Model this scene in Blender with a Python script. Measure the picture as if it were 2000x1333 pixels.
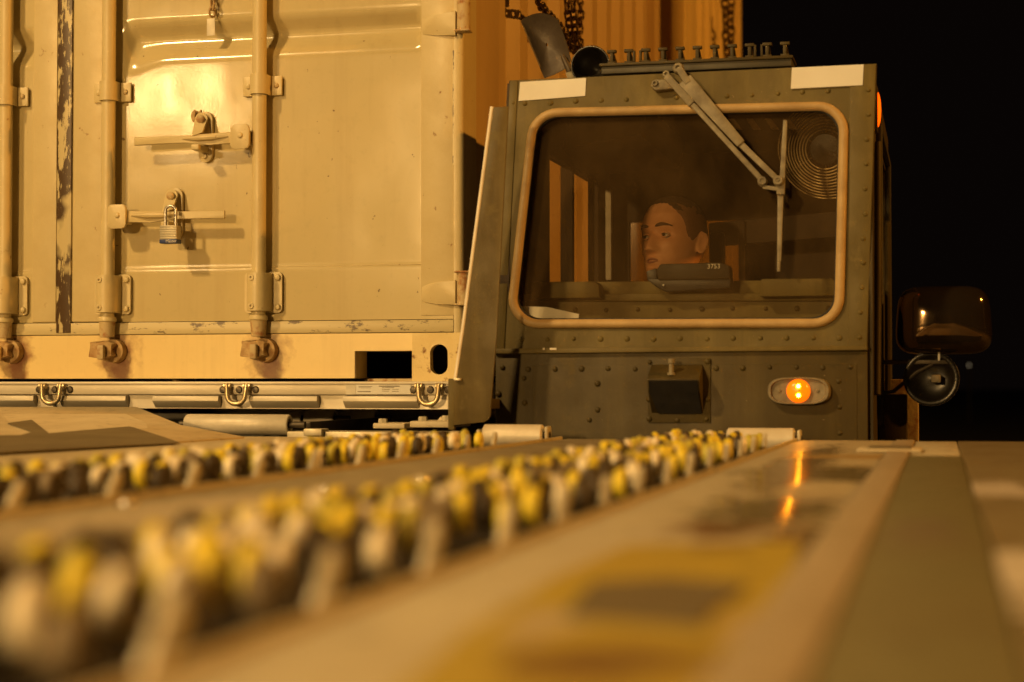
import bpy, bmesh, math, random
from mathutils import Vector, Matrix, noise
random.seed(7)
for o in list(bpy.data.objects): bpy.data.objects.remove(o)
sc = bpy.context.scene
C = sc.collection
R = math.radians
CZ = 1.425            # lens height above the apron
DZ = 1.300            # top of the roller deck
# ------------------------------------------------------------------ camera
FPX = 3400.0
YAW = math.atan(835 / FPX); PIT = math.atan(89 / FPX)
cam = bpy.data.cameras.new('camera'); camo = bpy.data.objects.new('camera', cam); C.objects.link(camo)
camo.location = (0, 0, CZ); camo.rotation_euler = (math.pi / 2 + PIT, 0, YAW)
cam.sensor_width = 36; cam.lens = FPX / 2000 * 36; cam.clip_start = 0.05; cam.clip_end = 3000
cam.dof.use_dof = True; cam.dof.focus_distance = 4.95; cam.dof.aperture_fstop = 2.7
sc.camera = camo
# ------------------------------------------------------------------ night sky
w = bpy.data.worlds.new('World'); sc.world = w; w.use_nodes = True
nt = w.node_tree; bg = nt.nodes['Background']
sky = nt.nodes.new('ShaderNodeTexSky'); sky.sky_type = 'NISHITA'; sky.sun_disc = False
sky.sun_elevation = R(-5); sky.sun_rotation = R(200)
ag = nt.nodes.new('ShaderNodeVectorMath'); ag.operation = 'ADD'; ag.inputs[1].default_value = (.044, .026, .020)   # faint even night glow
nt.links.new(sky.outputs[0], ag.inputs[0]); nt.links.new(ag.outputs[0], bg.inputs[0]); bg.inputs[1].default_value = 0.05
# ------------------------------------------------------------------ exposure
sc.render.engine = 'CYCLES'
vs = sc.view_settings; vs.view_transform = 'Standard'; vs.look = 'None'; vs.gamma = 1; vs.exposure = 0.0; vs.use_curve_mapping = False
# ------------------------------------------------------------------ lamps of three floodlight masts and one added for the driver (built at the end)
SOD = (1.0, 0.56, 0.175)
FLOODS = [  # x, y, z, watts, radius, colour
    (-7.5, -4.5, 9.9, 5300, .42, (1.0, .63, .245)),
    (-9.0, -10.0, 4.95, 520, .15, (1.0, .63, .25)),
    (-5.0, -13.0, 4.0, 5600, .35, (1.0, .60, .21)),  # lamp added to light the driver's face through the windshield
    (13.0, 3.9, 9.0, 6000, .25, (1.0, .40, .05)),
]
def flood_lamp(i, x, y, z, p, r, col):
    l = bpy.data.lights.new('floodlight_lamp', 'POINT'); l.energy = p; l.shadow_soft_size = r; l.color = col
    o = bpy.data.objects.new('floodlight_lamp', l); C.objects.link(o); o.location = (x, y, z); return o
LAMPS = [flood_lamp(i, *f) for i, f in enumerate(FLOODS)]

# ================================================================== helpers
_c, _s = math.cos(YAW), math.sin(YAW)
FW = Vector((-_s * math.cos(PIT), _c * math.cos(PIT), math.sin(PIT))); RT = Vector((_c, _s, 0)); UP = RT.cross(FW)
EYE = Vector((0, 0, CZ))
def ray(x, y): return FW + RT * ((x - 1000) / FPX) - UP * ((y - 666.5) / FPX)
def at(x, y, Y): r = ray(x, y); return EYE + r * (Y / r.y)              # point seen at x,y on the upright plane Y
def ondeck(x, y, z=0.0): r = ray(x, y); return EYE + r * ((DZ + z - CZ) / r.z)
def onX(x, y, X): r = ray(x, y); return EYE + r * (X / r.x)
KL = .14; ZS = CZ + .085; YC = 4.30                                       # cab front: leans back above the seam
def cabp(x, y, off=0.0):
    r = ray(x, y); return EYE + r * ((YC - off + KL * (CZ - ZS)) / (r.y - KL * r.z))
CABN = Vector((0, -1, KL)).normalized()

def newmat(name):
    m = bpy.data.materials.new(name); m.use_nodes = True
    return m, m.node_tree, m.node_tree.nodes['Principled BSDF']
def N(nt, t, **k):
    n = nt.nodes.new(t)
    for a, b in k.items():
        if a.startswith('i_'):
            key = a[2:]; key = int(key) if key.isdigit() else key
            n.inputs[key].default_value = b
        else: setattr(n, a, b)
    return n
def rgb(c): return (c[0], c[1], c[2], 1)
def noise_fac(nt, scale, lo, hi, detail=6, stretch=(1, 1, 1), rough=.6, off=(0, 0, 0)):
    tc = N(nt, 'ShaderNodeNewGeometry'); mp = N(nt, 'ShaderNodeMapping'); mp.inputs['Scale'].default_value = stretch; mp.inputs['Location'].default_value = off
    nt.links.new(tc.outputs['Position'], mp.inputs[0])
    n = N(nt, 'ShaderNodeTexNoise'); n.inputs['Scale'].default_value = scale; n.inputs['Detail'].default_value = detail; n.inputs['Roughness'].default_value = rough
    nt.links.new(mp.outputs[0], n.inputs['Vector'])
    mr = N(nt, 'ShaderNodeMapRange'); mr.inputs[1].default_value = lo; mr.inputs[2].default_value = hi
    nt.links.new(n.outputs['Fac'], mr.inputs[0]); return mr.outputs[0]
def mixc(nt, fac, a, b):
    m = N(nt, 'ShaderNodeMix', data_type='RGBA')
    for i, v in ((6, a), (7, b)):
        if isinstance(v, tuple): m.inputs[i].default_value = rgb(v)
        else: nt.links.new(v, m.inputs[i])
    if isinstance(fac, (int, float)): m.inputs[0].default_value = fac
    else: nt.links.new(fac, m.inputs[0])
    return m.outputs[2]
def math_(nt, op, a, b=None, clamp=False):
    m = N(nt, 'ShaderNodeMath', operation=op, use_clamp=clamp)
    for i, v in enumerate((a, b)):
        if v is None: continue
        if isinstance(v, (int, float)): m.inputs[i].default_value = v
        else: nt.links.new(v, m.inputs[i])
    return m.outputs[0]
def blob(nt, p, rx, ry, rz, soft=.35, wob=.5, wscale=18):
    """irregular patch round point p: 1 inside, 0 outside"""
    g = N(nt, 'ShaderNodeNewGeometry'); s = N(nt, 'ShaderNodeVectorMath', operation='SUBTRACT'); s.inputs[1].default_value = p
    nt.links.new(g.outputs['Position'], s.inputs[0])
    d = N(nt, 'ShaderNodeVectorMath', operation='DIVIDE'); d.inputs[1].default_value = (rx, ry, rz); nt.links.new(s.outputs[0], d.inputs[0])
    l = N(nt, 'ShaderNodeVectorMath', operation='LENGTH'); nt.links.new(d.outputs[0], l.inputs[0])
    nn = noise_fac(nt, wscale, .3, .7, 4)
    v = math_(nt, 'ADD', l.outputs['Value'], math_(nt, 'MULTIPLY', math_(nt, 'SUBTRACT', nn, .5), wob))
    mr = N(nt, 'ShaderNodeMapRange'); mr.inputs[1].default_value = 1 + soft * .5; mr.inputs[2].default_value = 1 - soft * .5
    nt.links.new(v, mr.inputs[0]); return mr.outputs[0]
def bump(nt, b, h, strength, dist=.01):
    bn = N(nt, 'ShaderNodeBump'); bn.inputs['Strength'].default_value = strength; bn.inputs['Distance'].default_value = dist
    nt.links.new(h, bn.inputs['Height']); nt.links.new(bn.outputs[0], b.inputs['Normal'])
MATS = {}
def M(name, c1, c2=None, scale=9, rough=.5, r2=None, metal=0.0, bmp=.15, bscale=60, lo=.35, hi=.7, stretch=(1, 1, 1), spec=.5, chips=None, coat=0):
    m, nt, b = newmat(name)
    c2 = c2 or tuple(v * .75 for v in c1)
    f = noise_fac(nt, scale, lo, hi, 7, stretch)
    col = mixc(nt, f, c1, c2)
    rr = math_(nt, 'ADD', rough, math_(nt, 'MULTIPLY', f, ((r2 if r2 is not None else rough * 1.25) - rough)))
    if name in ('shaded_olive_paint', 'lit_olive_paint', 'worn_plate_paint'):
        col = mixc(nt, math_(nt, 'MULTIPLY', noise_fac(nt, 16, .50, .78, 6, (1, 1, .07), .6, (2, 0, 1)), .55), col, tuple(v * 1.75 for v in c1))
        col = mixc(nt, math_(nt, 'MULTIPLY', noise_fac(nt, 9, .52, .75, 5, (1, 1, .12), .6, (7, 0, 3)), .5), col, tuple(v * .45 for v in c1))
        col = mixc(nt, noise_fac(nt, 75, .70, .735, 5, (1, 1, 1), .7, (4, 4, 4)), col, (.30, .235, .12))
    if chips:
        cc, cs, cl, ch = chips
        cf = noise_fac(nt, cs, cl, ch, 6, (1, 1, 1), .65, (3, 1, 7)); col = mixc(nt, cf, col, cc); rr = math_(nt, 'ADD', rr, math_(nt, 'MULTIPLY', cf, .25), True)
    nt.links.new(col, b.inputs['Base Color']); nt.links.new(rr, b.inputs['Roughness'])
    b.inputs['Metallic'].default_value = metal; b.inputs['Specular IOR Level'].default_value = spec
    b.inputs['Coat Weight'].default_value = coat
    if bmp: bump(nt, b, noise_fac(nt, bscale, 0, 1, 4), bmp, .004)
    MATS[name] = m; return m
def EM(name, c, s):
    m, nt, b = newmat(name); b.inputs['Base Color'].default_value = rgb(c); b.inputs['Emission Color'].default_value = rgb(c); b.inputs['Emission Strength'].default_value = s; b.inputs['Roughness'].default_value = .25; return m

WL = {}
class MB:
    """collects shapes in world metres and links them as one mesh object"""
    def __init__(s): s.bm = bmesh.new()
    def poly(s, pts):
        vs = [s.bm.verts.new(p) for p in pts]; s.bm.faces.new(vs); return s
    def grid(s, rows, close_u=False, close_v=False):
        vv = [[s.bm.verts.new(p) for p in r] for r in rows]
        nr, nc = len(vv), len(vv[0])
        for i in range(nr - (0 if close_v else 1)):
            for j in range(nc - (0 if close_u else 1)):
                q = [vv[i][j], vv[i][(j + 1) % nc], vv[(i + 1) % nr][(j + 1) % nc], vv[(i + 1) % nr][j]]
                try: s.bm.faces.new(q)
                except ValueError: pass
        return vv
    def box(s, a, b, bevel=0.0):
        (x0, y0, z0), (x1, y1, z1) = a, b
        x0, x1 = min(x0, x1), max(x0, x1); y0, y1 = min(y0, y1), max(y0, y1); z0, z1 = min(z0, z1), max(z0, z1)
        v = [s.bm.verts.new(p) for p in ((x0,y0,z0),(x1,y0,z0),(x1,y1,z0),(x0,y1,z0),(x0,y0,z1),(x1,y0,z1),(x1,y1,z1),(x0,y1,z1))]
        fs = [s.bm.faces.new([v[i] for i in q]) for q in ((3,2,1,0),(4,5,6,7),(0,1,5,4),(1,2,6,5),(2,3,7,6),(3,0,4,7))]
        if bevel: bmesh.ops.bevel(s.bm, geom=list({e for f in fs for e in f.edges}), offset=bevel, segments=2, affect='EDGES', profile=.5)
        return s
    def prism(s, pts, d, bevel=0.0):
        """closed polygon pts pushed along vector d"""
        d = Vector(d); a = [s.bm.verts.new(p) for p in pts]; b = [s.bm.verts.new(Vector(p) + d) for p in pts]; n = len(pts)
        fs = [s.bm.faces.new(a), s.bm.faces.new(b[::-1])] + [s.bm.faces.new([a[i], b[i], b[(i + 1) % n], a[(i + 1) % n]]) for i in range(n)]
        if bevel: bmesh.ops.bevel(s.bm, geom=list({e for f in fs for e in f.edges}), offset=bevel, segments=2, affect='EDGES', profile=.5)
        return s
    def tube(s, path, r, seg=10, closed=False, caps=True, flat=None):
        path = [Vector(p) for p in path]; n = len(path); rows = []
        prev = None
        for i, p in enumerate(path):
            if closed: t = path[(i + 1) % n] - path[i - 1]
            else: t = path[min(i + 1, n - 1)] - path[max(i - 1, 0)]
            t.normalize()
            if prev is None:
                a = Vector((0, 0, 1)) if abs(t.z) < .9 else Vector((0, 1, 0))
                u = t.cross(a).normalized()
            else:
                u = (prev - t * prev.dot(t)).normalized()
            prev = u; v = t.cross(u)
            rr = r[i] if isinstance(r, (list, tuple)) else r
            rows.append([p + u * (math.cos(k * 2 * math.pi / seg) * rr) + v * (math.sin(k * 2 * math.pi / seg) * rr) for k in range(seg)])
        vv = s.grid(rows, True, closed)
        if caps and not closed:
            s.bm.faces.new(vv[0][::-1]); s.bm.faces.new(vv[-1])
        return s
    def cyl(s, a, b, r, seg=16): return s.tube([a, b], r, seg)
    def lathe(s, prof, o, axis, seg=24):
        """profile of (radius, distance along axis)"""
        ax = Vector(axis).normalized(); t = Vector((0, 0, 1)) if abs(ax.z) < .9 else Vector((1, 0, 0)); u = ax.cross(t).normalized(); v = ax.cross(u); o = Vector(o)
        rows = [[o + ax * h + (u * math.cos(k * 2 * math.pi / seg) + v * math.sin(k * 2 * math.pi / seg)) * max(rr, 1e-4) for k in range(seg)] for rr, h in prof]
        s.grid(rows, True); return s
    def build(s, name, mat, parent=None, smooth=None, angle=40):
        bm = s.bm
        bmesh.ops.recalc_face_normals(bm, faces=bm.faces)
        co = [v.co for v in bm.verts]
        lo = Vector((min(c.x for c in co), min(c.y for c in co), min(c.z for c in co))); hi = Vector((max(c.x for c in co), max(c.y for c in co), max(c.z for c in co)))
        org = (lo + hi) / 2; org.z = lo.z
        for v in bm.verts: v.co -= org
        me = bpy.data.meshes.new(name); bm.to_mesh(me); bm.free()
        for p in me.polygons: p.use_smooth = True
        if smooth is not True: me.set_sharp_from_angle(angle=R(angle))
        return link(name, me, mat, parent, org)
def link(name, me, mat, parent, org):
    o = bpy.data.objects.new(name, me); C.objects.link(o)
    if mat and not me.materials: me.materials.append(mat)
    WL[o.name] = Vector(org)
    o.location = org
    if parent: o.parent = parent; o.location = Vector(org) - WL[parent.name]
    return o
def inst(src, parent, org, rot=None, mat=None, scale=None, name=None):
    """another piece of the same kind sharing the mesh data"""
    o = src.copy(); C.objects.link(o); o.parent = parent; WL[o.name] = Vector(org); o.location = Vector(org) - (WL[parent.name] if parent else Vector())
    if rot: o.rotation_euler = rot
    if scale: o.scale = scale
    if mat: o.material_slots[0].link = 'OBJECT'; o.material_slots[0].material = mat
    return o
def tag(o, label, cat, group=None):
    o['label'] = label; o['category'] = cat
    if group: o['group'] = group
    return o
def thing(name, loc, label, cat, group=None):
    o = bpy.data.objects.new(name, None); C.objects.link(o); o.location = loc; o.empty_display_size = .1; WL[o.name] = Vector(loc)
    return tag(o, label, cat, group)
def kind(o, k): o['kind'] = k; return o
def rrect(x0, y0, x1, y1, r, n=6):
    """rounded rectangle in image-like axes"""
    out = []
    for cx, cy, a in ((x1 - r, y0 + r, -90), (x1 - r, y1 - r, 0), (x0 + r, y1 - r, 90), (x0 + r, y0 + r, 180)):
        for k in range(n + 1):
            t = R(a + 90 * k / n); out.append((cx + r * math.cos(t), cy + r * math.sin(t)))
    return out
def plate_hole(mb, outer, inner, d):
    """plate with a hole: outer convex polygon, inner loop (Vectors, same plane), thickness vector d"""
    d = Vector(d); cen = sum((Vector(p) for p in inner), Vector()) / len(inner)
    nrm = d.normalized(); a = (Vector(inner[0]) - cen).normalized(); u = (a - nrm * a.dot(nrm)).normalized(); v = nrm.cross(u)
    f2 = lambda p: ((Vector(p) - cen).dot(u), (Vector(p) - cen).dot(v))
    O = [f2(p) for p in outer]; I = [f2(p) for p in inner]
    ang = [math.atan2(y, x) for x, y in I]
    use = [math.atan2(y, x) for x, y in I]
    for ox, oy in O:       # snap a ray to each corner
        ao = math.atan2(oy, ox); k = min(range(len(use)), key=lambda i: abs((use[i] - ao + math.pi) % (2 * math.pi) - math.pi)); use[k] = ao
    def hit(t):
        dx, dy = math.cos(t), math.sin(t); best = None
        for i in range(len(O)):
            (ax, ay), (bx, by) = O[i], O[(i + 1) % len(O)]
            ex, ey = bx - ax, by - ay; den = dx * ey - dy * ex
            if abs(den) < 1e-12: continue
            tt = (ax * ey - ay * ex) / den; ss = (ax * dy - ay * dx) / den
            if tt > 0 and -1e-6 <= ss <= 1 + 1e-6 and (best is None or tt < best): best = tt
        return best * dx, best * dy
    OU = [cen + u * p[0] + v * p[1] for p in map(hit, use)]
    IN = [Vector(p) for p in inner]
    mb.grid([OU, IN, [p + d for p in IN], [p + d for p in OU]], True, True)

# ================================================================== materials
def container_paint(name, c1, c2, rust_pts=(), rough=.115, chipline=None):
    m, nt, b = newmat(name)
    f = noise_fac(nt, 2.2, .3, .75, 6)
    col = mixc(nt, f, c1, c2)
    fine = noise_fac(nt, 35, .55, .85, 6); col = mixc(nt, math_(nt, 'MULTIPLY', fine, .25), col, tuple(v * .6 for v in c1))
    streak = noise_fac(nt, 14, .52, .8, 5, (1, 1, .06)); col = mixc(nt, math_(nt, 'MULTIPLY', streak, .30), col, (.30, .19, .08))
    spk = noise_fac(nt, 60, .735, .76, 3, (1, 1, .8), .5, (9, 2, 4)); col = mixc(nt, math_(nt, 'MULTIPLY', spk, .8), col, (.10, .055, .025))
    for p, rx, rz in rust_pts:
        bl = blob(nt, p, rx, .4, rz, 1.1, 1.0, 22); col = mixc(nt, math_(nt, 'MULTIPLY', bl, .8), col, (.20, .065, .015))
    nt.links.new(col, b.inputs['Base Color'])
    rr = math_(nt, 'ADD', rough, math_(nt, 'MULTIPLY', f, .05)); nt.links.new(rr, b.inputs['Roughness'])
    h1 = noise_fac(nt, 5, 0, 1, 2); h2 = noise_fac(nt, 120, 0, 1, 3)
    h = math_(nt, 'ADD', math_(nt, 'MULTIPLY', h1, .3), math_(nt, 'MULTIPLY', h2, .03))
    bump(nt, b, h, .3, .007)
    return m
TAN = (.535, .45, .24); TAN2 = (.50, .41, .21)
m_cont_side = container_paint('container_side_paint', (.55, .40, .19), (.47, .32, .14), rough=.45)
m_cont2 = container_paint('golden_container_paint', (.74, .56, .24), (.66, .48, .18), rough=.45)
m_chip, nt, b = newmat('chipped_paint')
cf = math_(nt, 'MULTIPLY', noise_fac(nt, 30, .45, .49, 8, (1.6, 1, .40), .72), noise_fac(nt, 7, .34, .42, 3, (1, 1, .8), .5, (1, 0, 5)))
cx = N(nt, 'ShaderNodeNewGeometry'); nt.links.new(mixc(nt, cf, TAN, (.070, .038, .014)), b.inputs['Base Color']); b.inputs['Roughness'].default_value = .4
bump(nt, b, cf, -.6, .002)
m_flake, nt, b = newmat('flaked_sill_paint')
cf = noise_fac(nt, 30, .565, .61, 8, (.5, 1, 1.3), .72, (0, 0, 2.3)); nt.links.new(mixc(nt, cf, TAN, (.12, .085, .055)), b.inputs['Base Color']); b.inputs['Roughness'].default_value = .4
bump(nt, b, cf, -.5, .002)
m_hard = M('container_hardware_paint', (.58, .485, .265), (.53, .43, .22), 12, .36, .5, bmp=.12, bscale=70, chips=((.24, .11, .04), 30, .66, .74))
m_rust = M('rusty_steel', (.50, .36, .17), (.30, .15, .05), 40, .75, .9, bmp=.6, bscale=90)
m_rustpaint = M('rusty_painted_steel', (.47, .36, .185), (.30, .13, .04), 34, .6, .85, bmp=.4, bscale=90, lo=.5, hi=.66)
m_seam = M('dark_gasket_and_recess', (.05, .04, .03), None, 9, .8)  # door gasket, and the shade coloured into pocket and casting recesses
m_alu = M('worn_aluminium', (.66, .61, .50), (.50, .44, .33), 7, .36, .55, metal=.2, bmp=.1, stretch=(.3, 1, 1))
m_alu2 = M('cast_aluminium', (.68, .62, .50), (.52, .46, .34), 12, .4, .55, metal=.1, bmp=.2)
m_brass = M('plated_ring_steel', (.62, .52, .34), (.48, .36, .18), 22, .3, .45, metal=.7, bmp=.15)
m_lockb = M('laminated_lock_steel', (.42, .38, .28), (.32, .28, .19), 25, .4, .5, metal=.3, bmp=.05)
m_case = M('worn_black_case', (.040, .030, .016), (.026, .019, .010), 20, .55, .7, spec=.25, bmp=.2)
m_disc = M('gloss_black', (.007, .006, .005), (.012, .010, .008), 14, .22, .35, spec=.35, bmp=.05)
m_fanw = M('dull_brass_wire', (.25, .19, .09), (.16, .11, .05), 30, .35, .5, metal=.6, bmp=.1)
m_edge_glint = M('pale_edge_glint', (.80, .74, .62), (.66, .58, .45), 12, .35, .5, bmp=.05)  # pale colour for the light caught on the deflector edge
m_shov = M('browned_shovel_steel', (.075, .055, .034), (.040, .026, .014), 14, .45, .65, metal=.2, bmp=.25)
m_steel = M('dark_steel', (.10, .085, .065), (.06, .048, .034), 18, .42, .6, metal=.7, bmp=.2)
m_chain = M('oily_chain_steel', (.16, .11, .06), (.09, .05, .02), 40, .25, .5, metal=.8, bmp=.2)
m_zinc = M('bright_steel', (.55, .53, .50), (.4, .37, .33), 25, .25, .4, metal=.85, bmp=.05)
OD = (.098, .092, .052)
m_od = M('shaded_olive_paint', (.062, .046, .014), (.048, .034, .010), 6, .46, .62, bmp=.12, bscale=90, spec=.25, chips=((.12, .09, .035), 9, .62, .80))  # same paint as m_od2, darkened for the dimmer light on the lower cab
m_od2 = M('lit_olive_paint', (.120, .092, .027), (.090, .067, .019), 7, .5, .7, bmp=.15, bscale=80, spec=.28, chips=((.19, .145, .06), 11, .60, .78))  # lighter copy of the olive paint for the better lit upper cab
m_odp = M('worn_plate_paint', (.105, .078, .026), (.075, .052, .014), 9, .5, .65, bmp=.15, spec=.3, chips=((.14, .11, .045), 16, .58, .74))
m_odk = M('dark_olive_paint', (.062, .055, .034), (.042, .036, .022), 8, .5, .65, bmp=.15)
m_gasket = M('dusty_window_gasket', (.42, .29, .125), (.31, .20, .08), 15, .5, .7, bmp=.2, bscale=120, lo=.40, hi=.75)
m_white = M('white_reflective_sheet', (.66, .65, .60), (.60, .58, .52), 5, .5, bmp=.02)
m_paper = M('white_paper', (.80, .78, .72), (.74, .70, .64), 3, .8, bmp=.05)
m_black = M('black_plastic', (.018, .017, .016), (.028, .025, .022), 20, .4, .55, bmp=.1)
m_rubber = M('black_rubber', (.02, .019, .018), None, 10, .8)
m_cabin = M('dark_cabin_lining', (.060, .042, .026), (.038, .025, .015), 5, .8, .9, bmp=.2)
m_wiper = M('dusty_wiper_paint', (.235, .20, .125), (.13, .105, .065), 30, .55, .7, bmp=.2)
m_chrome = M('chrome', (.19, .135, .08), (.14, .09, .05), 10, .07, .12, metal=.93, bmp=.03, bscale=20)
m_asph = M('asphalt', (.05, .048, .045), (.035, .033, .03), 3, .85, .95, bmp=.4, bscale=120)
m_skin = M('skin', (.76, .39, .19), (.60, .27, .115), 12, .55, .6, bmp=.08, bscale=220)
m_stub = M('shaved_hair', (.26, .125, .058), (.16, .072, .033), 260, .75, .85, bmp=.5, bscale=500)
m_brow = M('brow_hair', (.12, .055, .025), (.07, .03, .014), 200, .8, .9)
m_hair = M('short_dark_hair', (.060, .032, .016), (.035, .018, .009), 160, .7, .8, bmp=.6, bscale=400)
m_lip = M('lips', (.40, .16, .11), None, 40, .4)
m_eye = M('eye_white', (.42, .36, .28), (.36, .30, .23), 40, .2, bmp=0)
m_iris = M('iris', (.035, .022, .012), None, 40, .15, bmp=0)
m_cloth = M('dark_uniform_cloth', (.055, .052, .045), (.085, .08, .065), 22, .9, .95, bmp=.4, bscale=300)
m_blue = M('blue_plastic', (.02, .04, .16), None, 20, .4)
m_print = M('grey_print', (.22, .18, .13), None, 20, .7, bmp=0)
m_mark = M('pale_marking', (.62, .58, .48), None, 20, .6, bmp=0)
m_yel = M('yellow_roller_plastic', (.80, .66, .045), (.64, .48, .04), 45, .35, .5, bmp=.1, lo=.4, hi=.75, chips=((.20, .13, .04), 60, .6, .75))
m_ygr = M('grimy_yellow_roller_plastic', (.56, .50, .065), (.34, .28, .05), 45, .42, .6, bmp=.1)
m_cream = M('pale_roller_steel', (.88, .80, .60), (.68, .59, .41), 45, .28, .5, metal=.1, bmp=.1)
m_grimgap = M('grimy_roller_and_gap_shade', (.060, .042, .024), (.035, .024, .013), 45, .5, .7, bmp=.2)
m_grim2 = M('dusty_roller_rubber', (.25, .20, .13), (.14, .105, .06), 45, .5, .7, bmp=.2)
m_fin = M('pale_bracket_steel', (.66, .60, .44), (.48, .41, .27), 30, .35, .55, metal=.3, bmp=.15)
m_amber = EM('lit_amber_lens', (1.0, .155, .002), 1.25)
m_bulb = EM('amber_bulb', (1.0, .33, .011), 150)
m_sideamber = EM('lit_amber_side_lens', (1.0, .11, .001), 1.7)
m_floodlens = EM('sodium_lamp_lens', (1.0, .6, .2), 30)
m_far1 = EM('far_lamp', (.95, .75, .45), 1.2)
m_far2 = EM('far_lamp_cool', (.65, .8, .9), 1.2)
# windshield: clear, faintly dusty, reflecting a little
m_glass, nt, b = newmat('dusty_cab_glass'); nt.nodes.remove(b); out = nt.nodes['Material Output']
tr = N(nt, 'ShaderNodeBsdfTransparent'); tr.inputs[0].default_value = (.93, .92, .88, 1)
gl = N(nt, 'ShaderNodeBsdfGlossy'); gl.inputs[1].default_value = .03; df = N(nt, 'ShaderNodeBsdfDiffuse'); df.inputs[0].default_value = (.40, .25, .105, 1)
lw = N(nt, 'ShaderNodeLayerWeight'); lw.inputs[0].default_value = .18
m1 = N(nt, 'ShaderNodeMixShader'); nt.links.new(math_(nt, 'MULTIPLY', lw.outputs['Fresnel'], .9, True), m1.inputs[0]); nt.links.new(tr.outputs[0], m1.inputs[1]); nt.links.new(gl.outputs[0], m1.inputs[2])
m2 = N(nt, 'ShaderNodeMixShader'); nt.links.new(math_(nt, 'ADD', .026, math_(nt, 'MULTIPLY', noise_fac(nt, 5, .35, .75, 6, (1, 1, .7)), .055)), m2.inputs[0]); nt.links.new(m1.outputs[0], m2.inputs[1]); nt.links.new(df.outputs[0], m2.inputs[2])
nt.links.new(m2.outputs[0], out.inputs[0])
m_tint, nt, b = newmat('tinted_cab_pane'); nt.nodes.remove(b); out = nt.nodes['Material Output']
tr = N(nt, 'ShaderNodeBsdfTransparent'); tr.inputs[0].default_value = (.93, .90, .84, 1); gl = N(nt, 'ShaderNodeBsdfGlossy'); gl.inputs[1].default_value = .05
m1 = N(nt, 'ShaderNodeMixShader'); m1.inputs[0].default_value = .04; nt.links.new(tr.outputs[0], m1.inputs[1]); nt.links.new(gl.outputs[0], m1.inputs[2]); nt.links.new(m1.outputs[0], out.inputs[0])
m_tint2 = m_tint.copy(); m_tint2.name = 'dark_rear_pane'
for n_ in m_tint2.node_tree.nodes:
    if n_.type == 'BSDF_TRANSPARENT': n_.inputs[0].default_value = (.55, .48, .38, 1)
# deck plate: dusty painted steel with worn yellow, bare and oily areas
def deck_material(name, base, base2, patches, rough=.38, bs=.25):
    m, nt, b = newmat(name)
    f = noise_fac(nt, 5, .35, .7, 7, (1.6, .7, 1)); col = mixc(nt, f, base, base2)
    rr = math_(nt, 'ADD', rough, math_(nt, 'MULTIPLY', f, .18))
    d2 = noise_fac(nt, 26, .55, .8, 6); col = mixc(nt, math_(nt, 'MULTIPLY', d2, .7), col, (.12, .085, .045))
    for (p, rx, ry, c, ro, soft) in patches:
        bl = blob(nt, p, rx, ry, 1, soft * .7, 1.1, 24)
        col = mixc(nt, math_(nt, 'MULTIPLY', bl, .93), col, c)
        mx = N(nt, 'ShaderNodeMix', data_type='FLOAT'); nt.links.new(bl, mx.inputs[0]); nt.links.new(rr, mx.inputs[2]); mx.inputs[3].default_value = ro; rr = mx.outputs[0]
    nt.links.new(col, b.inputs['Base Color']); nt.links.new(rr, b.inputs['Roughness']); b.inputs['Specular IOR Level'].default_value = .5
    bump(nt, b, noise_fac(nt, 22, 0, 1, 4), bs, .003)
    return m
D = ondeck
YEL = (.46, .35, .045); DRK = (.125, .105, .055); RSTC = (.15, .072, .022); DUST = (.53, .475, .335); DUST2 = (.43, .37, .24)
m_deck = deck_material('dusty_deck_plate', DUST, DUST2, [
    
    (D(1420, 1030), .045, .10, RSTC, .4, .7), (D(1510, 995), .07, .22, DRK, .16, .5), (D(1620, 925), .13, .22, DRK, .20, .6), (D(1565, 905), .045, .8, (.20, .15, .085), .12, .9),
    (D(1600, 975), .03, .05, (.42, .36, .26), .3, .6), (D(1760, 893), .18, .10, (.40, .27, .10), .4, .7), (D(1560, 1060), .03, .2, (.18, .12, .06), .16, .8)])
m_deckmid = deck_material('grimy_deck_plate', (.30, .25, .155), (.20, .16, .09), [(D(300, 1000), .06, .3, (.40, .33, .22), .4, .8), (D(1120, 890), .08, .3, (.20, .16, .09), .35, .8)], .4, .3)
m_yelp = deck_material('worn_yellow_paint', (.47, .36, .045), (.40, .29, .045), [(D(1060, 1225), .022, .05, (.46, .38, .25), .45, .6), (D(1180, 1300), .05, .05, RSTC, .5, .6), (D(1300, 1290), .05, .03, (.22, .14, .035), .5, .7), (D(1480, 1230), .02, .06, (.44, .34, .2), .45, .6), (D(1400, 1075), .03, .05, (.30, .21, .04), .45, .6)], .42, .2)
m_strip = deck_material('olive_strip_paint', (.22, .20, .10), (.18, .155, .074), [(D(1800, 1040), .03, .15, (.20, .16, .095), .4, .9)], .33, .12)
m_lip = m_lip
m_strip_r = deck_material('worn_deck_border', (.24, .185, .09), (.17, .125, .055), [
    (D(1940, 955), .045, .16, (.52, .44, .34), .45, .25), (D(1990, 1120), .032, .17, (.60, .52, .40), .45, .3)], .42, .15)
m_ramp = deck_material('dusty_ramp_plate', (.56, .48, .32), (.48, .40, .255), [], .5, .2)
m_border = deck_material('bare_border_steel', (.44, .36, .24), (.34, .27, .165), [], .45, .15)
m_deckdark = deck_material('dark_brown_deck', (.15, .12, .062), (.12, .092, .045), [], .7, .4)

# ================================================================== ground
g = MB(); g.poly([(-900, -900, 0), (900, -900, 0), (900, 900, 0), (-900, 900, 0)]); kind(g.build('ground', m_asph), 'structure')
rng = random.Random(3)

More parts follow.
